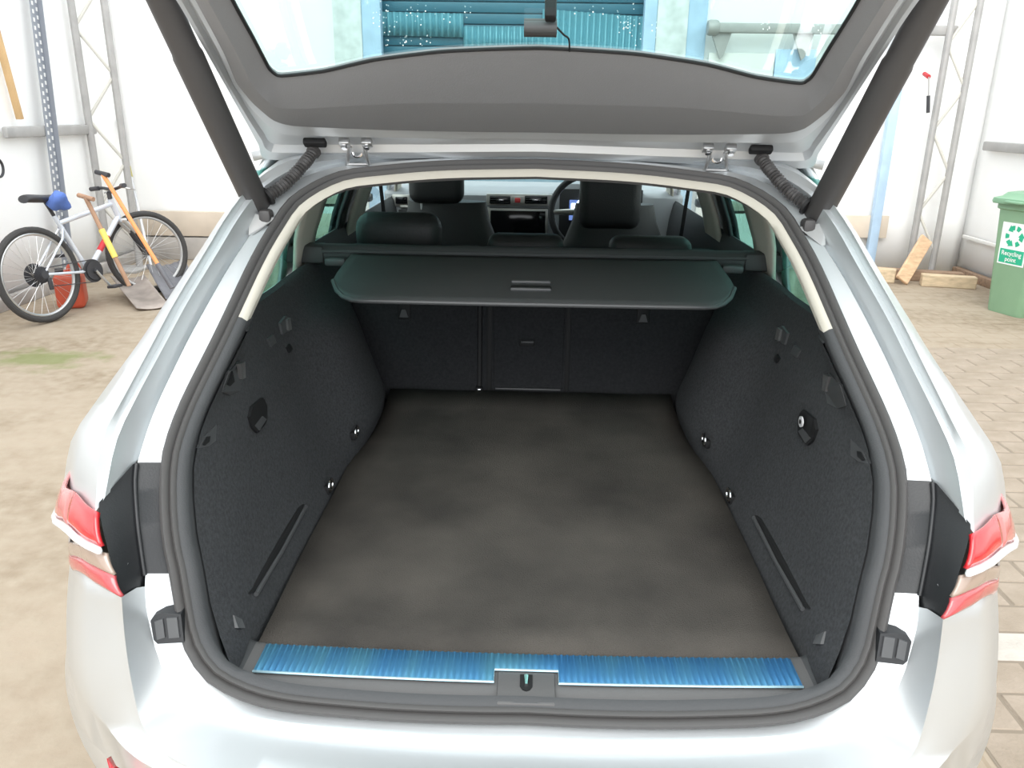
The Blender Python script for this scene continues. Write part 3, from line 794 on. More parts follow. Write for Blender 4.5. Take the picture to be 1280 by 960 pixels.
# ---- tail lamp surround (black) between seal and lamp
A0 = spline(track([(203, 578), (201, 610), (202, 650), (207, 690), (213, 717)]), 14)
A1 = spline(track([(172, 578), (170, 602), (173, 650), (178, 690), (182, 717)], -0.016), 14)
A1b = [p+V((-0.004, -0.008, 0)) for p in A1]
A2 = spline(track([(124, 628), (124, 640), (131, 672), (141, 710), (152, 746)], -0.080), 14)
for a_ in (A0, A1, A2): a_.append(a_[-1]+V((0, 0.03, -0.03)))
A1b = [p+V((-0.004, -0.008, 0)) for p in A1]
A2b = [p+V((0.0, 0.03, 0)) for p in A2]
def surround(flip):
    q = MB(); q.grid([list(r) for r in zip(A0, A1, A1b, gmid(A1b, A2, 0.5, -0.004), A2, A2b)])
    return q.mirrored() if flip else q
# ---- lamps
def lens_grid(up, lo, n=14, bulge=0.004, rows=6):
    u, l = spline(up, n), spline(lo, n); g = []
    for a, b_ in zip(u, l):
        r = []
        for k in range(rows+1):
            t = k/rows; p = a.lerp(b_, t); o_ = V((p.x, p.y-1.9, 0)).normalized()
            r.append(p+o_*bulge*math.sin(math.pi*t)**0.6)
        g.append(r)
    return MB().grid(g)
up_u = [at_y(121, 640, 1.065), at_y(106, 630, 1.09), at_y(93, 615, 1.135), at_y(82, 597, 1.21), V((-0.81, 1.42, 0.935))]
up_l = [at_y(126, 684, 1.035), at_y(103, 672, 1.065), at_y(84, 655, 1.11), at_y(71, 634, 1.20), V((-0.835, 1.42, 0.865))]
st_u = up_l; st_l = [at_y(127, 693, 1.03), at_y(104, 683, 1.06), at_y(86, 667, 1.105), at_y(72, 643, 1.195), V((-0.835, 1.42, 0.845))]
lo_u = [at_y(132, 692, 1.034), at_y(108, 684, 1.065), at_y(97, 678, 1.10), at_y(87, 668, 1.17), V((-0.815, 1.38, 0.835))]
lo_l = [at_y(152, 747, 1.005), at_y(125, 733, 1.035), at_y(105, 718, 1.075), at_y(90, 700, 1.16), V((-0.815, 1.38, 0.775))]
lo_m = [a.lerp(b_, 0.5) for a, b_ in zip(lo_u, lo_l)]
for fl in (False, True):
    def mk(g): return g.mirrored() if fl else g
    tl = mk(lens_grid(up_u[:3], up_l[:3])).build('tail_lamp', 'red', car, solid=0.006, off=-1, sm=50)
    inner = [[p.lerp(up_u[min(k+1, 4)], 0.0) for k, p in enumerate(up_u)]]
    mk(lens_grid(up_u[2:], up_l[2:])).build('side_lens', 'redpale', tl, solid=0.006, off=-1, sm=50)
    mk(lens_grid(st_u, st_l, bulge=0.007, rows=4)).build('reversing_strip', 'lampwhite', tl, solid=0.006, off=-1, sm=50)
    mk(lens_grid(lo_u, lo_m, bulge=0.002)).build('indicator_lens', 'smoke', tl, solid=0.005, off=-1, sm=50)
    mk(lens_grid(lo_m, lo_l, bulge=0.003)).build('lower_lens', 'redlow', tl, solid=0.005, off=-1, sm=50)
    surround(fl).build('lamp_surround', 'blackp', tl, sm=30)
    mk(MB().tube([p+V((0.001, -0.005, 0)) for p in A1[:-1]], 0.0035, 8)).build('surround_ridge', 'blackp', tl, sm=50)

# ---- body corner beneath the lamps' lenses and bumper
nB = 46
B0 = spline(track([(213, 717), (218, 745), (228, 798), (245, 834), (268, 858), (311, 878), (360, 889), (430, 896), (500, 901), (580, 904), (658, 905)]), nB)
B1 = [on_prof(x, y_, -0.016) for x, y_ in ((182, 717), (184, 745), (194, 790), (200, 808), (210, 834), (229, 862), (259, 881), (294, 891), (360, 903), (460, 913), (560, 919), (658, 921))]
B1 = spline(B1, nB)
B1b = [p+V((0, -0.008, -0.018)) for p in B1]
def ys(lst): return spline([at_y(x, y_, d) for x, y_, d in lst], nB)
B2 = ys([(152, 746, 1.005), (154, 775, 1.0), (157, 805, 0.99), (163, 845, 0.975), (175, 899, 0.955), (191, 927, 0.935), (212, 946, 0.915), (245, 962, 0.90), (310, 985, 0.88), (420, 1003, 0.865), (540, 1012, 0.858), (658, 1015, 0.855)])
B3 = ys([(88, 695, 1.17), (84, 745, 1.13), (83, 787, 1.10), (85, 829, 1.075), (95, 857, 1.055), (114, 888, 1.025), (140, 916, 0.99), (170, 936, 0.96), (215, 957, 0.925), (320, 1000, 0.875), (480, 1022, 0.85), (658, 1030, 0.842)])
for a in (B0, B1, B1b, B2, B3): a[-1].x = 0
B2o = gmid(B2, B3, 0.12, -0.004)
B23 = gmid(B2, B3, 0.5, -0.022)
B3[:] = [p for p in B3]
def bump_side(p, k, z, tuck):
    """bumper skirt: rolls outwards and forwards at the corner, down at the middle"""
    u = k/(nB-1)
    return V((p.x*(1+0.02*(1-u)), p.y+tuck, z))
B4 = [V((p.x*1.01 if k > 12 else p.x-0.02, p.y+lerp(0.05, 0.0, smooth(0, 20, k)), p.z-lerp(0.05, 0.10, smooth(0, 20, k)))) for k, p in enumerate(B3)]
B5 = [V((lerp(-Wx(0.45), p.x, smooth(4, 26, k)), lerp(1.34, p.y+0.01, smooth(0, 24, k)), min(p.z-0.12, lerp(0.52, 0.42, smooth(0, 20, k))))) for k, p in enumerate(B3)]
B6 = [V((p.x*0.97, p.y+0.05, 0.24)) for p in B5]
B7 = [V((p.x*0.93, p.y+0.22, 0.20)) for p in B5]
for a in (B4, B5, B6, B7): a[-1].x = 0
brows = [list(r) for r in zip(B0, B1, B1b, gmid(B1b, B2, 0.5, 0.01), B2, B2o, B23, B3, B4, B5, B6, B7)]
tuck = [p+V((0.010, 0.035, 0.03)) for k, p in enumerate(brows[0]) if 5 <= k < 8]
q = MB(); q.grid(brows); q.grid([tuck, brows[0][5:8]]); q.both()
q.build('rear_bumper', 'silver', car, sm=34)
# corner panel behind the lamp lenses and round to the side
K0 = [sO[-1], at_y(76, 634, 1.24), at_y(90, 668, 1.21), at_y(92, 696, 1.19), B3[0]]
K1 = [V((-min(Wx(p.z), -p.x/p.y*1.62*0.97), 1.62, p.z)) for p in K0]; Km = [lerp(a, b_, 0.5) for a, b_ in zip(K0, K1)]
Ki = [sE[-1]+V((-0.005, 0.04, 0)), at_y(118, 650, 1.14), at_y(122, 680, 1.13), at_y(130, 710, 1.12), at_y(140, 744, 1.08)]
q = MB(); q.grid([list(r) for r in zip(Ki, K0, Km, K1, [V((-min(Wx(p.z), -p.x/p.y*2.0*0.975), 2.0, p.z)) for p in K0])]); q2 = q.mirrored(); q.build('corner_panel', 'silver', car, sm=50); q2.build('corner_panel', 'silver', car, sm=50)
# side of bumper to the wheel arch
q = MB(); q.grid([list(r) for r in zip([B3[0], B4[0], B5[0], B6[0]], *[[V((-Wx(p.z), y_, p.z)) for p in (B3[0], B4[0], B5[0], B6[0])] for y_ in (1.55, 1.66)])]); q2 = q.mirrored(); q.build('bumper_side', 'silver', car, sm=50); q2.build('bumper_side', 'silver', car, sm=50)
# red reflector in the lower bumper corner
for s in (1, -1):
    c_ = [at_y(146, 942, 0.985), at_y(154, 957, 0.977), at_y(165, 973, 0.968), at_y(178, 988, 0.958)]
    q = MB(); q.grid([[p+V((-0.006, -0.012, 0.004)), p+V((0.0, -0.018, -0.008)), p+V((0.008, -0.016, -0.018))] for p in c_])
    (q if s > 0 else q.mirrored()).build('reflector', 'red', car, solid=0.012)
    # bump stop
    q = MB(); q.prism([on_prof(x, y_, -0.020) for x, y_ in ((188, 776), (193, 769), (203, 766), (226, 768), (230, 803), (197, 805), (192, 800))], (0, 0.03, 0.004))
    q2 = q if s > 0 else q.mirrored(); bs = q2.build('bump_stop', 'blackp', car)
    for pad in (((193, 777), (203, 774), (206, 797), (196, 800)), ((208, 773), (221, 772), (224, 797), (211, 798))):
        q = MB(); q.prism([on_prof(x, y_, -0.023) for x, y_ in pad], (0, 0.006, 0)); (q if s > 0 else q.mirrored()).build('buffer', 'bezel', bs)
# ---- body sides, roof, bonnet (as far as the place needs them)
_SL = sorted([(p.z, -p.x/p.y) for p in sO if 0.9 < p.z < 1.36 and p.x < -0.3])
def slope(z): return interp(z, _SL)
def side_grid(zs, ys_): return [[V((-Wx(z), y_, z)) for z in zs] for y_ in ys_]
q = MB()
def arch(y_):
    for c_ in (1.98, 4.80):
        if abs(y_-c_) < 0.38: return 0.30+math.sqrt(max(0, 0.38**2-(y_-c_)**2))*1.05
    return 0.22
ysl = [1.66, 1.7, 1.8, 1.9, 1.98, 2.06, 2.16, 2.26, 2.34, 2.36, 2.5, 3.0, 3.5, 4.0, 4.42, 4.44, 4.55, 4.68, 4.80, 4.92, 5.05, 5.16, 5.18, 5.4]
q.grid([[V((-min(Wx(z)*(1-0.18*smooth(4.9, 5.5, y_)), slope(z)*y_*0.965), y_, z)) for z in [arch(y_)]+[max(arch(y_), a_) for a_ in (0.45, 0.6, 0.75)]+[0.84, 0.88, 0.93, 0.985]] for y_ in ysl if y_ >= 1.66])
q2 = q.mirrored(); q.build('body_side', 'silver', car, sm=40); q2.build('body_side', 'silver', car, sm=40)
q = MB(); rows = []
for y_ in (1.80, 2.3, 2.9, 3.45, 3.7):
    zc = 1.455+0.02*smooth(1.8, 2.6, y_)-0.03*smooth(3.2, 3.7, y_)
    rows.append([V((x, y_, zc-0.05*(abs(x)/0.6)**2.5)) for x in (-0.62, -0.58, -0.5, -0.3, 0, 0.3, 0.5, 0.58, 0.62)])
q.grid(rows); q.build('roof', 'silver', car, sm=50, solid=0.02)
q = MB(); q.grid([[V((p.x*0.99, p.y, p.z-0.05)) for p in r] for r in rows]); q.build('headliner', 'cream', car, sm=50, solid=0.01)
q = MB(); q.grid([[V((x, 4.40, 1.04-0.03*abs(x))), V((x, 4.9, 0.98-0.05*abs(x))), V((x*0.95, 5.35, 0.84)), V((x*0.85, 5.55, 0.62)), V((x*0.85, 5.55, 0.25))] for x in (-0.86, -0.6, -0.3, 0, 0.3, 0.6, 0.86)])
q.build('bonnet', 'silver', car, sm=50)
q = MB(); q.grid([[V((x, 3.68, 1.415-0.04*(x/0.6)**2)), V((x*1.17, 4.42, 1.04-0.03*abs(x)))] for x in (-0.6, -0.4, -0.2, 0, 0.2, 0.4, 0.6)])
q.build('windscreen', 'clearglass', car, sm=50)
q = MB(); q.box((0, 3.6, 0.24), (1.6, 3.4, 0.06)); q.build('underbody', 'recess', car)
# pillars outside and inside, side windows
BELT = 0.98
def pil(y0, y1, y0t, y1t, m_, name, inset=0.0, zt=1.42, zb=BELT):
    q = MB(); rows = []
    for k in range(6):
        z = lerp(zb, zt, k/5); x = -(Wx(z)-inset)
        ys2 = [lerp(lerp(y0, y0t, k/5), lerp(y1, y1t, k/5), j/4) for j in range(5)]
        rows.append([V((max(x, -(slope(z)*y_*0.975-inset*0.5)), y_, z)) for y_ in ys2])
    q.grid(rows)
    for fl in (0, 1): (q.mirrored() if fl else q).build(name, m_, car, sm=50, solid=0.0 if name == 'side_window' else 0.012, off=0)
def win(y0, y1, y0t, y1t, m_): pil(y0, y1, y0t, y1t, m_, 'side_window', 0.012, 1.375)
# from rear to front: quarter glass, C pillar, rear door glass, B pillar, front door glass, A pillar
win(1.56, 2.34, 1.74, 2.14, 'sideglass'); pil(2.32, 2.46, 2.12, 2.44, 'silver', 'pillar_skin')
pil(2.31, 2.42, 2.06, 2.42, 'cream', 'pillar_trim', 0.045)
win(2.42, 2.92, 2.42, 2.92, 'sideglass'); pil(2.84, 3.14, 2.86, 3.12, 'blackp', 'pillar_skin')
pil(2.80, 2.90, 2.82, 2.90, 'blackp', 'door_frame', 0.03); pil(2.90, 3.16, 2.92, 3.14, 'cream', 'pillar_trim', 0.05)
win(3.12, 4.20, 3.12, 3.72, 'clearglass'); pil(4.18, 4.40, 3.66, 3.76, 'silver', 'pillar_skin'); pil(4.14, 4.34, 3.62, 3.72, 'cream', 'pillar_trim', 0.04)
pil(1.80, 3.72, 1.82, 3.70, 'silver', 'cantrail', 0.0, 1.44, 1.355)
# door cards
for fl in (0, 1):
    q = MB(); rows = []
    for y_ in (2.40, 2.46, 2.8, 3.2, 3.7, 4.2):
        dz = 0.0; rows.append([V((-0.69, y_, 0.3)), V((-0.68, y_, 0.85)), V((-0.65, y_, 0.92)), V((-0.66, y_, 1.02)), V((-0.675, y_, 1.09)), V((-0.685, y_, 1.108)), V((-0.703, y_, 1.10))])
    q.grid(rows); dc = (q.mirrored() if fl else q).build('door_card', 'dash', car, sm=50)
    q = MB(); q.box((-0.655, 2.72, 1.02), (0.03, 0.24, 0.05), bev=0.01); (q.mirrored() if fl else q).build('door_pull', 'dashalu', dc)
# road wheels
for sx in (-1, 1):
    for wy in (1.98, 4.80):
        q = MB(); q.lathe([(.21, -.10), (.30, -.105), (.325, -.08), (.33, 0), (.325, .08), (.30, .105), (.21, .10)], 40, (sx*0.79, wy, 0.33)); wo = q.build('wheel', 'tyre', car, sm=50)
        q = MB(); q.lathe([(.215, -.09), (.20, -.04), (.0, -.04)], 40, (sx*0.79, wy, 0.33)); q.lathe([(.215, .09), (.20, .05), (.06, .05), (.0, .06)], 40, (sx*0.79, wy, 0.33)); q.build('rim', 'alloy', wo, sm=50)

# ================================================================== BOOT INTERIOR
FZ = 0.612
XE = sorted([(ring(i, 0.0405, -0.006).z, max(0.47, -ring(i, 0.0405, -0.006).x)) for i in range(len(half)) if loop[i].x < -0.35 and 0.62 < loop[i].z < 1.2])
def xpan(y_, z):
    return lerp(interp(z, XE)-0.004, xpan0(y_, z), smooth(prof(z)+0.03, prof(z)+0.22, y_))
def xpan0(y_, z):
    """half-width of the boot side panel"""
    t = (z-0.62)/(1.12-0.62)
    bot = 0.470; top = lerp(0.580, 0.640, smooth(1.4, 2.3, y_))
    x = lerp(bot, top, min(1, max(0, t))**0.8)
    x -= 0.080*math.exp(-(abs(y_-2.16)/0.24)**3)*smooth(1.04, 0.92, z)*smooth(0.58, 0.7, z)   # wheel arch
    x += 0.004*smooth(0.985, 1.005, z)                                                      # step below the belt
    x += 0.010*math.exp(-((y_-1.45)/0.22)**2)*smooth(0.64, 0.7, z)*smooth(0.95, 0.9, z)     # hollow behind the lamp
    return x
zs = [0.60, 0.625, 0.65, 0.70, 0.75, 0.80, 0.85, 0.90, 0.94, 0.98, 0.99, 1.0, 1.01, 1.05, 1.09, 1.12]
for fl in (0, 1):
    q = MB(); rows = []
    for z in zs:
        y0 = prof(z)+0.022
        r = [V((-xpan(lerp(y0, 2.60, k/26), z), lerp(y0, 2.60, k/26), z)) for k in range(27)]
        rows.append(r)
    rows = [[V((p.x, p.y, p.z if p.z < 1.03 else 1.03+(p.z-1.03)*(interp(p.y, [(1.45, 1.115), (1.9, 1.085), (2.35, 1.07)])-1.03)/0.09)) for p in r] for r in rows]
    rows.append([V((p.x-0.012, p.y, p.z+0.006)) for p in rows[-1]]); rows.append([V((-min(-p.x+0.03, slope(1.08)*p.y*0.94), p.y, p.z-0.03)) for p in rows[-2]])
    q.grid(rows)
    panel_o = (q.mirrored() if fl else q).build('boot_side_panel', 'felt', car, sm=40)
    def onpan(px, py, off=0.0): return solve(px, py, lambda p: -p.x-xpan(p.y, p.z)-off, 0.8, 3.0)
    def put(g, name, m_, par=panel_o, **kw): return (g.mirrored() if fl else g).build(name, m_, par, **kw)
    def patch(pts, lift, m_, name, th=0.006, par=panel_o):
        P = [onpan(*p)+V((lift, 0, 0)) for p in pts]
        q = MB(); q.prism(P, (-th, 0, 0)); return put(q, name, m_, par, sm=None)
    # bag hook recesses along the upper edge
    h1 = patch([(277, 490), (286, 464), (299, 450), (304, 470), (299, 488), (287, 494)], 0.0015, 'bezel', 'hook_bezel')
    patch([(283, 480), (289, 464), (292, 479), (287, 485)], 0.003, 'recess', 'hook_hole', 0.004, h1)
    patch([(294, 455), (300, 452), (301, 472), (297, 474)], 0.010, 'sill', 'hook', 0.008, h1)
    h2 = patch([(248, 560), (254, 546), (270, 531), (269, 551), (260, 558)], 0.0015, 'bezel', 'hook_bezel')
    patch([(251, 556), (256, 546), (261, 545), (260, 552), (254, 557)], 0.003, 'recess', 'hook_hole', 0.004, h2)
    h3 = patch([(348, 404), (355, 395), (361, 398), (360, 414), (356, 415), (351, 418)], 0.005, 'bezel', 'hook_bezel')
    patch([(354, 400), (358, 397), (360, 412), (356, 413)], 0.010, 'sill', 'hook', 0.008, h3)
    patch([(333, 424), (340, 418), (344, 428), (337, 434)], 0.004, 'bezel', 'vent_rib')
    patch([(357, 435), (360, 430), (364, 436), (360, 441)], 0.005, 'recess', 'screw_hole')
    # black socket housing
    sk = patch([(309, 521), (312, 508), (326, 497), (331, 508), (330, 528), (319, 541), (312, 534)], 0.006, 'recess', 'socket_housing')
    patch([(313, 532), (323, 520), (328, 524), (319, 538)], 0.009, 'bezel', 'socket_lid', 0.006, sk)
    if fl:
        q = MB(); c_ = onpan(322, 512, 0)+V((0.012, 0, 0))
        q.lathe([(0, 0), (0.011, 0), (0.011, 0.003), (0, 0.003)], 16, c_); put(q, 'socket_mark', 'lampwhite', sk)
        q = MB(); q.lathe([(0, 0.0035), (0.005, 0.0035), (0.005, 0.004), (0, 0.004)], 12, c_); put(q, 'socket_symbol', 'recess', sk)
    # long pocket slot above the floor
    slp = patch([(310, 742), (316, 733), (372, 634), (378, 630), (377, 637), (320, 738)], 0.004, 'recess', 'pocket_slot')
    P = [onpan(*p) for p in ((315, 744), (322, 740), (382, 636), (379, 630))]
    q = MB(); q.tube([onpan(317, 743)+V((0.004, 0, 0)), onpan(350, 688)+V((0.004, 0, 0)), onpan(380, 633)+V((0.004, 0, 0))], 0.0045, 8); put(q, 'pocket_lip', 'bezel', slp)
    # corner rest for the load floor
    patch([(291, 769), (301, 774), (305, 785), (296, 785)], 0.0025, 'bezel', 'corner_block')
    # lashing rings
    for px, py in ((440, 539), (407, 606)):
        c_ = onpan(px, py)+V((0.012, 0, 0.0)); q = MB()
        q.tube([c_+V((0.0, 0.018*math.cos(a_), 0.014*math.sin(a_))) for a_ in [2*math.pi*i/20 for i in range(20)]], 0.0035, 8, closed=True)
        rg = put(q, 'lashing_ring', 'chrome')
        q = MB(); q.box(c_+V((-0.008, 0, -0.010)), (0.016, 0.03, 0.022), bev=0.004); put(q, 'ring_mount', 'recess', rg)

# boot floor, sill trim, scuff plate, latch
q = MB(); q.box((0, 1.78, FZ-0.02), (1.10, 1.42, 0.03)); q.build('boot_floor', 'recess', car)
q = MB(); rows = []
nS = 52
for i in range(nS+1):
    x = lerp(-0.60, 0.60, i/nS); u = abs(x)/0.52; c_ = 0.012*u*u
    lift = 0.055*smooth(0.86, 1.12, u)
    rows.append([V((x, 1.165+c_, 0.604+lift)), V((x, 1.135+c_, 0.634+lift)), V((x, 1.125+c_, 0.636+lift)), V((x, 1.05+c_, 0.634+lift)), V((x, 1.035+c_, 0.628+lift)), V((x, 1.022+c_, 0.612+lift)), V((x, 1.015+c_, 0.585+lift))])
q.grid(rows[6:-6]); sill = q.build('sill_trim', 'sill', car, sm=40)
for part in (rows[:7], rows[-7:]): MB().grid(part).build('sill_corner', 'trimp', car, sm=40)
# ribbed aluminium plate under blue film, with the cut-out for the latch
q = MB(); pitch = 0.0105
def ribs(x0, x1, ya, yb):
    n = max(2, int((x1-x0)/pitch))*6; rows = []
    for i in range(n+1):
        x = lerp(x0, x1, i/n); h = 0.0022*(0.5-0.5*math.cos(2*math.pi*x/pitch)); c_ = 0.012*(x/0.52)**2
        rows.append([V((x, yb+c_, 0.638)), V((x, yb+c_-0.002, 0.639+h)), V((x, lerp(ya, yb, 0.5)+c_, 0.639+h)), V((x, ya+c_+0.003, 0.639+h)), V((x, ya+c_, 0.638))])
    return rows
for x0, x1, ya in ((-0.442, -0.052, 1.056), (-0.052, 0.052, 1.086), (0.052, 0.442, 1.056)): q.grid(ribs(x0, x1, ya, 1.127))
sc = q.build('scuff_plate', 'film', car, sm=50)
q = MB()
q.tube([V((x, 1.055+0.012*(x/0.52)**2, 0.6395)) for x in (-0.442, -0.3, -0.15, -0.052)]+[V((-0.052, 1.085, 0.6395)), V((0.052, 1.085, 0.6395))]+[V((x, 1.055+0.012*(x/0.52)**2, 0.6395)) for x in (0.052, 0.15, 0.3, 0.442)], 0.0022, 6)
MT['filmedge'] = mat('film_edge', (0.45, 0.68, 0.78), 0.25, 0.5); q.build('plate_edge', 'filmedge', sc)
q = MB(); q.box((0, 1.045, 0.628), (0.092, 0.074, 0.022), bev=0.003); lt = q.build('latch_cover', 'sill', car)
q = MB(); pts = [(-0.010, 1.074), (0.010, 1.074), (0.010, 1.046), (0.006, 1.038), (0, 1.035), (-0.006, 1.038), (-0.010, 1.046)]
q.prism([V((x, y_, 0.6385)) for x, y_ in pts], (0, 0, 0.002)); q.build('latch_hole', 'recess', lt, sm=None)
q = MB(); q.tube([V((0, 1.068, 0.6415)), V((0, 1.048, 0.6415))], [0.0045, 0.0025], 8); q.build('latch_pin', 'chrome', lt)

# boot mat (lifts out)
q = MB(); rows = []
for i in range(15):
    y_ = lerp(1.132, 2.425, i/14); rows.append([V((lerp(-1, 1, j/12)*(0.462+0.006*smooth(1.2, 1.5, y_)-0.03*smooth(1.85, 2.1, y_)*0.6), y_+(0.012*(lerp(-1, 1, j/12))**2 if i == 0 else 0), 0.630+0.0015*math.sin(j*1.7+i*0.9)+0.022*smooth(2.33, 2.425, y_))) for j in range(13)])
q.grid(rows); tag(q.build('boot_mat', 'mat', sm=60, solid=0.012, off=-1), 'worn dark brown carpet mat covering the boot floor', 'mat')

# ================================================================== SEATS
def yb(z): return 2.445+0.10*(z-0.62)
rs = MB(); q = rs
rec = Matrix.Rotation(-math.atan(0.10), 3, 'X')
def backpanel(x0, x1, z0, z1, name, par, m_='seat', th=0.10, off=0.0, bev=0.012):
    q = MB(); zc = (z0+z1)/2; q.box(V(((x0+x1)/2, yb(zc)+th/2+off, zc)), (x1-x0, th, z1-z0), rec, bev=bev, seg=2); return q.build(name, m_, par)
seat = backpanel(-0.575, -0.168, 0.60, 1.10, 'rear_seat_backrest', car)
seat2 = backpanel(-0.160, 0.575, 0.60, 1.10, 'rear_seat_backrest', car)
backpanel(-0.118, 0.104, 0.655, 1.05, 'load_hatch', seat2, 'seat', 0.02, -0.004, 0.003)
backpanel(-0.142, -0.124, 0.62, 1.06, 'hatch_edge', seat2, 'recess', 0.012, -0.002, 0.003)
backpanel(0.110, 0.126, 0.62, 1.06, 'hatch_edge', seat2, 'recess', 0.012, -0.002, 0.003)
backpanel(-0.112, 0.098, 0.650, 0.656, 'hatch_edge', seat2, 'bezel', 0.01, -0.007, 0.001)
hh = backpanel(-0.036, 0.012, 0.795, 0.815, 'hatch_handle', seat2, 'recess', 0.012, -0.010, 0.003)
backpanel(-0.032, 0.008, 0.806, 0.812, 'handle_lip', hh, 'bezel', 0.012, -0.016, 0.002)
for xx, par in ((-0.405, seat), (0.352, seat2)):
    hk = backpanel(xx-0.020, xx+0.020, 0.872, 0.925, 'child_seat_anchor', par, 'recess', 0.012, -0.006, 0.003)
    q = MB(); zc = 0.893; q.prism([V((xx-0.014, yb(zc)-0.008, 0.880)), V((xx+0.014, yb(zc)-0.008, 0.880)), V((xx+0.006, yb(zc)-0.008, 0.905)), V((xx-0.006, yb(zc)-0.008, 0.905))], (0, -0.004, 0)); q.build('anchor_flap', 'bezel', hk)
q = MB(); q.box((-0.164, yb(0.66)-0.012, 0.647), (0.022, 0.02, 0.028), bev=0.004); bl = q.build('belt_buckle', 'recess', car)
q = MB(); q.box((-0.164, yb(0.66)-0.024, 0.653), (0.013, 0.006, 0.010), bev=0.002); q.build('buckle_plate', 'chrome', bl)
q = MB(); q.box((-0.164, yb(0.86)+0.004, 0.86), (0.010, 0.008, 0.42), rec); q.build('seat_belt', 'recess', car)
def headrest(c, w_, h_, d_, name, par, posts=True, m_='leather', pz=0.06):
    q = MB(); q.box(c, (w_, d_, h_), bev=min(d_, h_)*0.40, seg=4); o = q.build(name, m_, par, sm=60)
    if posts:
        for s in (-1, 1): MB().cyl(c+V((s*w_*0.28, 0, -h_/2-pz)), c+V((s*w_*0.28, 0, -h_/2+0.02)), 0.006, 8).build('post', 'steel', o)
    return o
headrest(at_y(499, 292, 2.60), 0.275, 0.135, 0.12, 'headrest', seat)
headrest(at_y(657, 309, 2.58), 0.245, 0.085, 0.11, 'headrest', seat2)
headrest(at_y(812, 312, 2.58), 0.26, 0.085, 0.11, 'headrest', seat2)
# seat cushion of the rear bench
q = MB(); q.box((0, 2.82, 0.55), (1.22, 0.52, 0.18), bev=0.05, seg=3); q.build('rear_seat_cushion', 'leather', car)
# front seats
for px, hx in ((556, 546), (770, 762)):
    c_ = at_y(px, 300, 3.42); q = MB()
    x0 = c_.x; rows = []
    for k in range(9):
        z = lerp(0.55, 1.13, k/8); wv = lerp(0.25, 0.17, smooth(0.85, 1.13, z))
        rows.append([V((x0+wv*math.cos(a_), 3.46+0.18*(z-0.6)+0.07*math.sin(a_), z)) for a_ in [2*math.pi*i/20 for i in range(20)]])
    q.grid(rows, cu=True); q.f.append([8*20+i for i in range(20)]); q.mi.append(0)
    fs = q.build('front_seat', 'leather', car, sm=50)
    hc = at_y(hx, 244 if px < 600 else 258, 3.50)
    headrest(V((hc.x, 3.50, 1.22 if px < 600 else 1.165)), 0.235 if px < 600 else 0.262, 0.19 if px < 600 else 0.27, 0.11, 'headrest', fs)
    q = MB(); q.box((x0, 3.78, 0.48), (0.48, 0.5, 0.16), bev=0.05, seg=3); q.build('seat_cushion', 'leather', fs)
# front seat belts hanging from the B pillars
for s in (-1, 1):
    q = MB(); q.box((s*0.60, 3.22, 1.18), (0.014, 0.004, 0.46), Matrix.Rotation(s*0.08, 3, 'Y')); q.build('seat_belt', 'recess', car)
# door mirrors
for s in (-1, 1):
    q = MB(); q.box((s*0.98, 4.02, 1.12), (0.20, 0.12, 0.15), bev=0.05, seg=3); mo = q.build('door_mirror', 'blackp', car, sm=60)
    MB().box((s*0.88, 4.04, 1.09), (0.16, 0.06, 0.04), bev=0.01).build('mirror_arm', 'blackp', mo)
    MB().box((s*0.98, 3.956, 1.12), (0.16, 0.006, 0.11), bev=0.002).build('mirror_glass', 'chrome', mo)

# ================================================================== DASHBOARD
DY = 3.95
q = MB(); rows = []
for x in [lerp(-0.72, 0.72, i/24) for i in range(25)]:
    hood = 0.05*smooth(0.10, 0.17, x)*smooth(0.55, 0.48, x)
    rows.append([V((x, DY+0.06, 0.55)), V((x, DY+0.02, 0.85)), V((x, DY, 0.92)), V((x, DY, 1.118)), V((x, DY+0.012, 1.128+hood)), V((x, DY+0.10, 1.135+hood)), V((x, DY+0.45, 1.15))])
q.grid(rows); q.cur = 0; dash = q.build('dashboard', 'dashgrey', car, sm=40)
def dbox(px0, py0, px1, py1, m_, name, par=dash, th=0.02, lift=0.006, bev=0.003):
    a, b_ = at_y(px0, py0, DY-lift), at_y(px1, py1, DY-lift); q = MB()
    q.box(V(((a.x+b_.x)/2, DY-lift+th/2, (a.z+b_.z)/2)), (abs(b_.x-a.x), th, abs(a.z-b_.z)), bev=bev); return q.build(name, m_, par)
dbox(498, 262, 612, 330, 'dash', 'glovebox')
dbox(500, 257, 612, 262, 'dashalu', 'trim_strip', lift=0.012)
vp = dbox(608, 242, 690, 258, 'dashalu', 'vent_surround', lift=0.008)
for a, b_ in ((612, 638), (656, 684)):
    vt = dbox(a, 245, b_, 255, 'screen', 'air_vent', vp, lift=0.016)
    for k in range(3): dbox(a+1, 246.4+3*k, b_-1, 247.2+3*k, 'bezel', 'vent_slat', vt, lift=0.02, th=0.008, bev=0.001)
    dbox((a+b_)/2-5, 249, (a+b_)/2+5, 251.5, 'chrome', 'vent_tab', vt, lift=0.026, th=0.008, bev=0.001)
dbox(640, 245, 654, 255, 'dashalu', 'hazard_switch', vp, lift=0.014)
dbox(643.5, 247.5, 650.5, 253.5, 'hazard', 'hazard_triangle', vp, lift=0.018)
dbox(611, 259, 684, 318, 'dash', 'centre_console', lift=0.010)
sr = dbox(610, 260, 684, 300, 'dashalu', 'screen_surround', lift=0.014)
dbox(613, 263, 681, 300, 'screen', 'centre_screen', sr, lift=0.020)
dbox(490, 243, 512, 258, 'dashalu', 'vent_surround', lift=0.008); dbox(494, 246, 509, 255, 'screen', 'air_vent', vp, lift=0.016)
dbox(700, 236, 800, 300, 'dash', 'instrument_binnacle', lift=0.008)
ds = dbox(712, 250, 752, 276, 'display', 'instrument_display', lift=0.014)
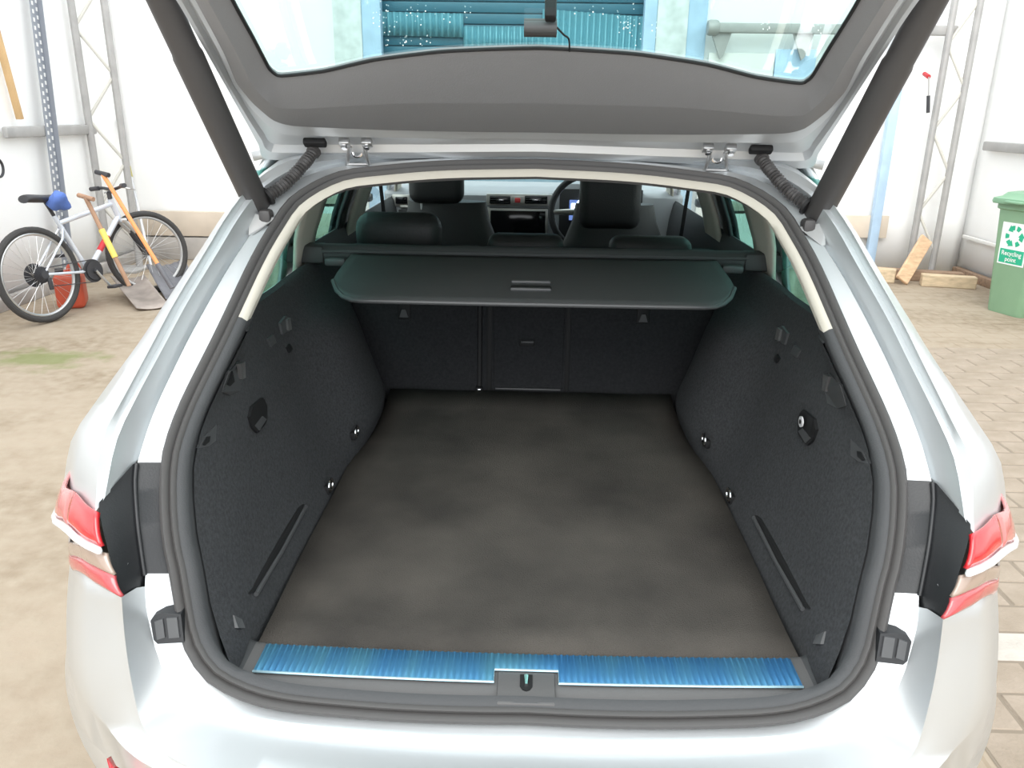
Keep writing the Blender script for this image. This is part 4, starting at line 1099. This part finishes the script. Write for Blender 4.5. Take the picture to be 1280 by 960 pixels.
dbox(714, 254, 722, 262, 'displayw', 'display_gauge', ds, lift=0.018)
q = MB(); c_ = at_y(731, 260, DY-0.02)
q.tube([c_+V((0.038*math.cos(a_), 0, 0.038*math.sin(a_))) for a_ in [math.radians(50+18*i) for i in range(14)]], 0.010, 8); q.build('display_gauge', 'displayw', ds)
swc = at_y(737, 266, 3.72); tiltS = Matrix.Rotation(math.radians(-22), 3, 'X')
q = MB(); q.tube([swc+tiltS @ V((0.175*math.cos(a_), 0, 0.175*math.sin(a_))) for a_ in [2*math.pi*i/48 for i in range(48)]], 0.015, 10, closed=True)
sw = q.build('steering_wheel', 'dash', car, sm=60)
q = MB(); q.lathe([(0, -.03), (.05, -.03), (.065, -.01), (.065, .02), (0, .02)], 28, swc, Matrix.Rotation(math.radians(90), 3, 'Z')); q.build('airbag_hub', 'dash', sw)
q = MB(); q.lathe([(0, -.036), (.022, -.036), (.024, -.03), (0, -.028)], 24, swc, Matrix.Rotation(math.radians(90), 3, 'Z')); q.build('emblem', 'chrome', sw)
for ang in (180, 0, 250, 290):
    a_ = math.radians(ang); q = MB(); q.tube([swc+tiltS @ V((0.05*math.cos(a_), -0.01, 0.05*math.sin(a_))), swc+tiltS @ V((0.17*math.cos(a_), 0, 0.17*math.sin(a_)))], [0.016, 0.011], 8); q.build('spoke', 'dashalu', sw)
MB().cyl(swc+V((0, 0.02, 0)), swc+V((0, 0.3, -0.08)), 0.03, 12).build('column', 'dash', sw)

# ================================================================== LUGGAGE COVER (lifts out)
lc = thing('luggage_cover', 'black roller luggage cover pulled out behind the rear seats', 'luggage cover', (0, 2.3, 1.07))
cz = lambda y_: 1.060+0.045*(y_-1.92)/0.40
def hw(v):  # half width as the edge rounds off
    return 0.515
q = MB(); rows = []
nU, nV = 40, 10
for i in range(nU+1):
    u = lerp(-1, 1, i/nU); x = 0.523*u
    yn = 1.905+0.004*u*u+0.15*max(0, (abs(u)-0.80)/0.20)**2.4
    rows.append([V((x*(1.0), lerp(yn, 2.30, j/nV), cz(lerp(yn, 2.30, j/nV))+(0.004 if 2 <= j <= 9 else 0))) for j in range(nV+1)])
q.grid(rows); cp = q.build('cover_panel', 'cover', lc, sm=50, solid=0.008)
q = MB(); q.tube([rows[i][0] for i in range(0, nU+1)], 0.006, 8); q.build('edge_piping', 'bezel', cp)
q = MB(); q.box((-0.005, 2.02, cz(2.02)+0.006), (0.104, 0.062, 0.006), bev=0.003); hd_ = q.build('grab_recess', 'recess', cp)
q = MB(); q.box((-0.005, 1.988, cz(1.99)+0.010), (0.104, 0.014, 0.010), bev=0.005); q.build('grab_bar', 'bezel', hd_)
q = MB(); q.box((-0.005, 2.048, cz(2.05)+0.010), (0.104, 0.014, 0.010), bev=0.005); q.build('grab_bar', 'bezel', hd_)
q = MB(); q.tube([V((x, 2.33, 1.100)) for x in (-0.62, -0.3, 0, 0.3, 0.62)], 0.030, 14); ca = q.build('roller_housing', 'cover', lc, sm=50)
q = MB(); q.tube([V((x, 2.298, 1.112)) for x in (-0.66, 0, 0.66)], 0.0045, 6); q.build('housing_edge', 'bezel', ca)
for s in (-1, 1):
    q = MB(); q.box((s*0.665, 2.33, 1.102), (0.12, 0.075, 0.052), bev=0.012); q.build('end_cap', 'cover', ca)
    q = MB(); q.box((s*0.565, 2.27, 1.088), (0.06, 0.03, 0.022), bev=0.006); q.build('guide', 'bezel', ca)

# ================================================================== TAILGATE
TG0, TGS = (1.70, 1.43), 0.6
NT = V((0, TGS, 1)).normalized()        # outwards (up)
def tgz(y_): return TG0[1]+(TG0[0]-y_)*TGS
def tg(px, py): return solve(px, py, lambda p: p.z-tgz(p.y), 0.2, 3.0)
def tgy(x, y_): return V((x, y_, tgz(y_)))
Tt = [tgy(-0.40, 0.74), tgy(-0.50, 0.80), tgy(-0.515, 1.0), tgy(-0.52, 1.17)]+[tg(*p) for p in ((247, 0), (280, 62), (295, 98), (306, 113), (318, 127), (342, 147), (367, 154), (430, 157), (480, 159), (570, 161), (664, 162))]
To = [tgy(-0.46, 0.70), tgy(-0.56, 0.76), tgy(-0.565, 1.0), tgy(-0.562, 1.17)]+[tg(*p) for p in ((219, 0), (250, 53), (281, 107), (296, 134), (309, 157), (322, 182), (332, 201), (410, 201), (480, 200), (570, 199), (664, 198))]
Gg = [tgy(-0.30, 1.04), tgy(-0.42, 1.05), tgy(-0.455, 1.09), tgy(-0.462, 1.20)]+[tg(*p) for p in ((292, 0), (318, 48), (333, 77), (337, 84), (342, 89), (352, 93), (405, 87), (467, 73), (546, 63), (600, 60), (664, 58))]
def ext(L): return [V((0, L[0].y, L[0].z))]+L
nT = 60
def samp(L):
    out = []
    L = ext(L); m = len(L)-1
    dense = []
    for k in range(m):
        a = L[k-1] if k else L[0]*2-L[1]; b_, c_ = L[k], L[k+1]; d_ = L[k+2] if k+2 <= m else c_*2-b_
        for s in range(5):
            t = s/5; p = 0.5*((2*b_)+(c_-a)*t+(2*a-5*b_+4*c_-d_)*t*t+(3*b_-a-3*c_+d_)*t*t*t)
            dense.append(b_.lerp(c_, t)*0.35+p*0.65 if k > 0 else b_.lerp(c_, t))
    dense.append(L[-1]); dense[0].x = 0; dense[-1].x = 0
    return dense
cT, cO, cG = samp(Tt), samp(To), samp(Gg)
def off(a, h): return [p-NT*h for p in a]
def bl(a, b_, t, h): return [x.lerp(y_, t)-NT*h for x, y_ in zip(a, b_)]
q = MB(); q.grid([list(r) for r in zip(off(cT, -0.01), off(cT, 0.004), bl(cT, cO, 0.22, 0.006), bl(cT, cO, 0.30, -0.012), bl(cT, cO, 0.70, -0.014), bl(cT, cO, 0.78, -0.002), bl(cT, cO, 0.96, 0.0), off(cO, -0.006), off(cO, -0.05), bl(cO, cT, 0.25, -0.075), bl(cT, cG, 0.1, -0.07), bl(cT, cG, 0.5, -0.03), bl(cT, cG, 0.9, -0.012))])
q.both(); tgo = q.build('tailgate', 'silver_in', car, sm=30)
# the solid lower half of the gate
q = MB(); q.grid([list(r) for r in zip([V((p.x, p.y, p.z))+NT*0.085 for p in (tgy(0, 0.72), tgy(-0.5, 0.74), tgy(-0.545, 0.9), tgy(-0.54, 1.06), tgy(0, 1.06))])] if False else [[tgy(x, 0.70)+NT*0.0, tgy(x, 0.69)+NT*0.06, tgy(x, 0.74)+NT*0.09, tgy(x, 1.06)+NT*0.085] for x in (-0.53, -0.3, 0, 0.3, 0.53)])
q.build('lower_skin', 'silver', tgo, sm=50)
q = MB(); q.grid([list(r) for r in zip(off(cT, -0.012), off(cT, 0.006), bl(cT, cG, 0.04, 0.009), bl(cT, cG, 0.47, 0.020), bl(cT, cG, 0.50, 0.0205), bl(cT, cG, 0.92, 0.004), bl(cT, cG, 0.985, 0.002), bl(cT, cG, 1.0, 0.0), bl(cT, cG, 1.0, -0.004))])
q.both(); q.build('trim_panel', 'tgtrim', tgo, sm=30)
q = MB(); q.grid([[tgy(x, 0.76)-NT*0.01, tgy(x, 0.9)-NT*0.02, tgy(x, 1.05)-NT*0.0] for x in (-0.48, -0.24, 0, 0.24, 0.48)]); q.build('lower_trim', 'tgtrim', tgo, sm=50)
# glass
q = MB(); q.grid([[V((p.x*s, p.y, p.z))+NT*0.004 for s in (1, 0.7, 0.35, 0, -0.35, -0.7, -1)] for p in cG[1:]]); gl = q.build('rear_window', 'tgglass', tgo, sm=50)
# black edge seal of the glass
q = MB(); pe = [p-NT*0.003 for p in cG]; q.tube(pe+[mir(p) for p in pe[-2::-1]], 0.003, 6); q.build('window_seal', 'recess', gl)
# hinges
for s in (1, -1):
    q = MB(); c1, c2 = tg(431, 176), tg(459, 176)
    q.box(c1-NT*0.004, (0.022, 0.02, 0.014), Matrix.Rotation(-math.atan(TGS), 3, 'X'), bev=0.003)
    hg = (q if s > 0 else q.mirrored()).build('hinge', 'steel', tgo)
    q = MB()
    for pa, pb in (((438, 180), (434, 206)), ((456, 180), (461, 206))):
        a, b_ = tg(*pa)-NT*0.006, on_prof(pb[0], pb[1], -0.01); q.tube([a, lerp(a, b_, 0.5)+V((0, -0.006, 0)), b_], 0.004, 8)
    a, b_ = on_prof(434, 206, -0.012), on_prof(461, 206, -0.012); q.tube([a, b_], 0.004, 8)
    (q if s > 0 else q.mirrored()).build('hinge_arm', 'steel', hg)
    q = MB(); q.box(c2-NT*0.004, (0.022, 0.02, 0.014), Matrix.Rotation(-math.atan(TGS), 3, 'X'), bev=0.003); (q if s > 0 else q.mirrored()).build('hinge_foot', 'steel', hg)
    q = MB(); c_ = tg(447, 187)-NT*0.006; q.tube([c_+V((0.010*math.cos(a_), -0.002, 0.009*math.sin(a_))) for a_ in [math.pi+math.pi*i/10 for i in range(11)]], 0.0032, 8); (q if s > 0 else q.mirrored()).build('hinge_loop', 'chrome', hg)
    for c_ in (c1, c2):
        q = MB(); q.cyl(c_-NT*0.018, c_-NT*0.006, 0.006, 6); (q if s > 0 else q.mirrored()).build('bolt', 'chrome', hg)
    # wiring conduit with corrugations
    a, b_ = tg(394, 181)-NT*0.012, on_prof(334, 246, -0.035)
    pth = spline([a, lerp(a, b_, 0.30)+V((0.006, -0.006, -0.002)), lerp(a, b_, 0.65)+V((0.004, -0.006, -0.006)), b_], 70)
    q = MB(); q.tube(pth, [0.0115+0.0018*math.cos(i*2*math.pi/3.2) if i > 4 else 0.0145 for i in range(70)], 12)
    cd_ = (q if s > 0 else q.mirrored()).build('wiring_conduit', 'strut', tgo, sm=50)
    q = MB(); c_ = tg(394, 175)-NT*0.006; q.box(c_, (0.046, 0.020, 0.014), Matrix.Rotation(-math.atan(TGS), 3, 'X'), bev=0.004); (q if s > 0 else q.mirrored()).build('conduit_plug', 'recess', cd_)
    q = MB(); q.tube([b_+(pth[-1]-pth[-3])*(-0.8), b_+(pth[-1]-pth[-3])*0.5], [0.019, 0.017], 14); (q if s > 0 else q.mirrored()).build('conduit_boot', 'recess', cd_)
    # gas strut
    lo_ = at_y(324, 262, 1.60); hi_ = at_y(203, 0, 1.36); d_ = hi_-lo_
    end = lo_+d_*1.55
    q = MB(); q.tube([lo_+d_*0.0, lo_+d_*0.03, lo_+d_*0.78, lo_+d_*0.80, end], [0.0225, 0.0255, 0.0255, 0.0235, 0.0235], 20)
    stt = (q if s > 0 else q.mirrored()).build('tailgate_strut', 'strut', car, sm=50)
    q = MB(); bp = on_prof(333, 272, -0.01); q.box(bp, (0.024, 0.03, 0.032), bev=0.007); q.tube([lo_-d_*0.03, bp], 0.013, 10); (q if s > 0 else q.mirrored()).build('strut_mount', 'strut', stt)
    bp2 = on_prof(318, 290, -0.02); q = MB(); q.prism([bp+V((-0.03, -0.006, 0.01)), bp+V((0.02, -0.006, 0.0)), bp2+V((-0.004, 0, -0.006)), bp2+V((-0.012, 0, -0.006))], (0, 0.02, 0)); (q if s > 0 else q.mirrored()).build('mount_plate', 'steel', stt)

# dash camera stuck inside the rear window
DCX, DCY = 676, 32
dc_ = thing('dash_camera', 'small black dash camera mounted inside the rear window', 'camera', tg(DCX, DCY)-NT*0.0)
c_ = tg(DCX, DCY)-NT*0.004
q = MB(); q.tube([c_+V((-0.026, 0, 0)), c_+V((0.025, 0, 0))], 0.0135, 18); q.build('body', 'strut', dc_, sm=50)
q = MB(); q.tube([c_+V((-0.0262, -0.006, 0.0)), c_+V((0.0252, -0.006, 0.0))], 0.010, 14); q.build('lens_band', 'bezel', dc_, sm=50)
q = MB(); m_ = tg(688, 12); q.box(lerp(c_, m_, 0.75)+NT*0.008+V((0.004, 0, 0.0)), (0.018, 0.018, 0.034), Matrix.Rotation(-math.atan(TGS), 3, 'X'), bev=0.004); q.build('mount', 'recess', dc_)
q = MB(); q.tube(spline([c_+V((0.022, 0, 0.004)), tg(705, 38)-NT*0.008, tg(711, 46)-NT*0.004, tg(712, 60)-NT*0.006], 16), 0.0016, 6); q.build('cable', 'recess', dc_)

# rain drops left on the rear window
q = MB(); rr = random.Random(3)
for cx, cy, sx, sy, n in ((480, 25, 14, 20, 16), (510, 55, 22, 8, 12), (560, 20, 60, 14, 14), (782, 30, 14, 10, 16), (740, 14, 40, 8, 6), (800, 45, 20, 14, 8), (1020, 26, 12, 16, 6), (960, 34, 10, 5, 6)):
    for _ in range(n):
        p = tg(rr.gauss(cx, sx*0.6), max(1, min(56, rr.gauss(cy, sy*0.6))))-NT*0.001; r_ = rr.uniform(0.0006, 0.0014)
        bmq = bmesh.new(); bmesh.ops.create_icosphere(bmq, subdivisions=1, radius=r_); q.bm(bmq, p)
MT['drop'] = mat('water_drop', (0.9, 0.95, 0.95), 0.08)
o = q.build('rain_drops', 'drop', gl, sm=60); o['kind'] = 'stuff'
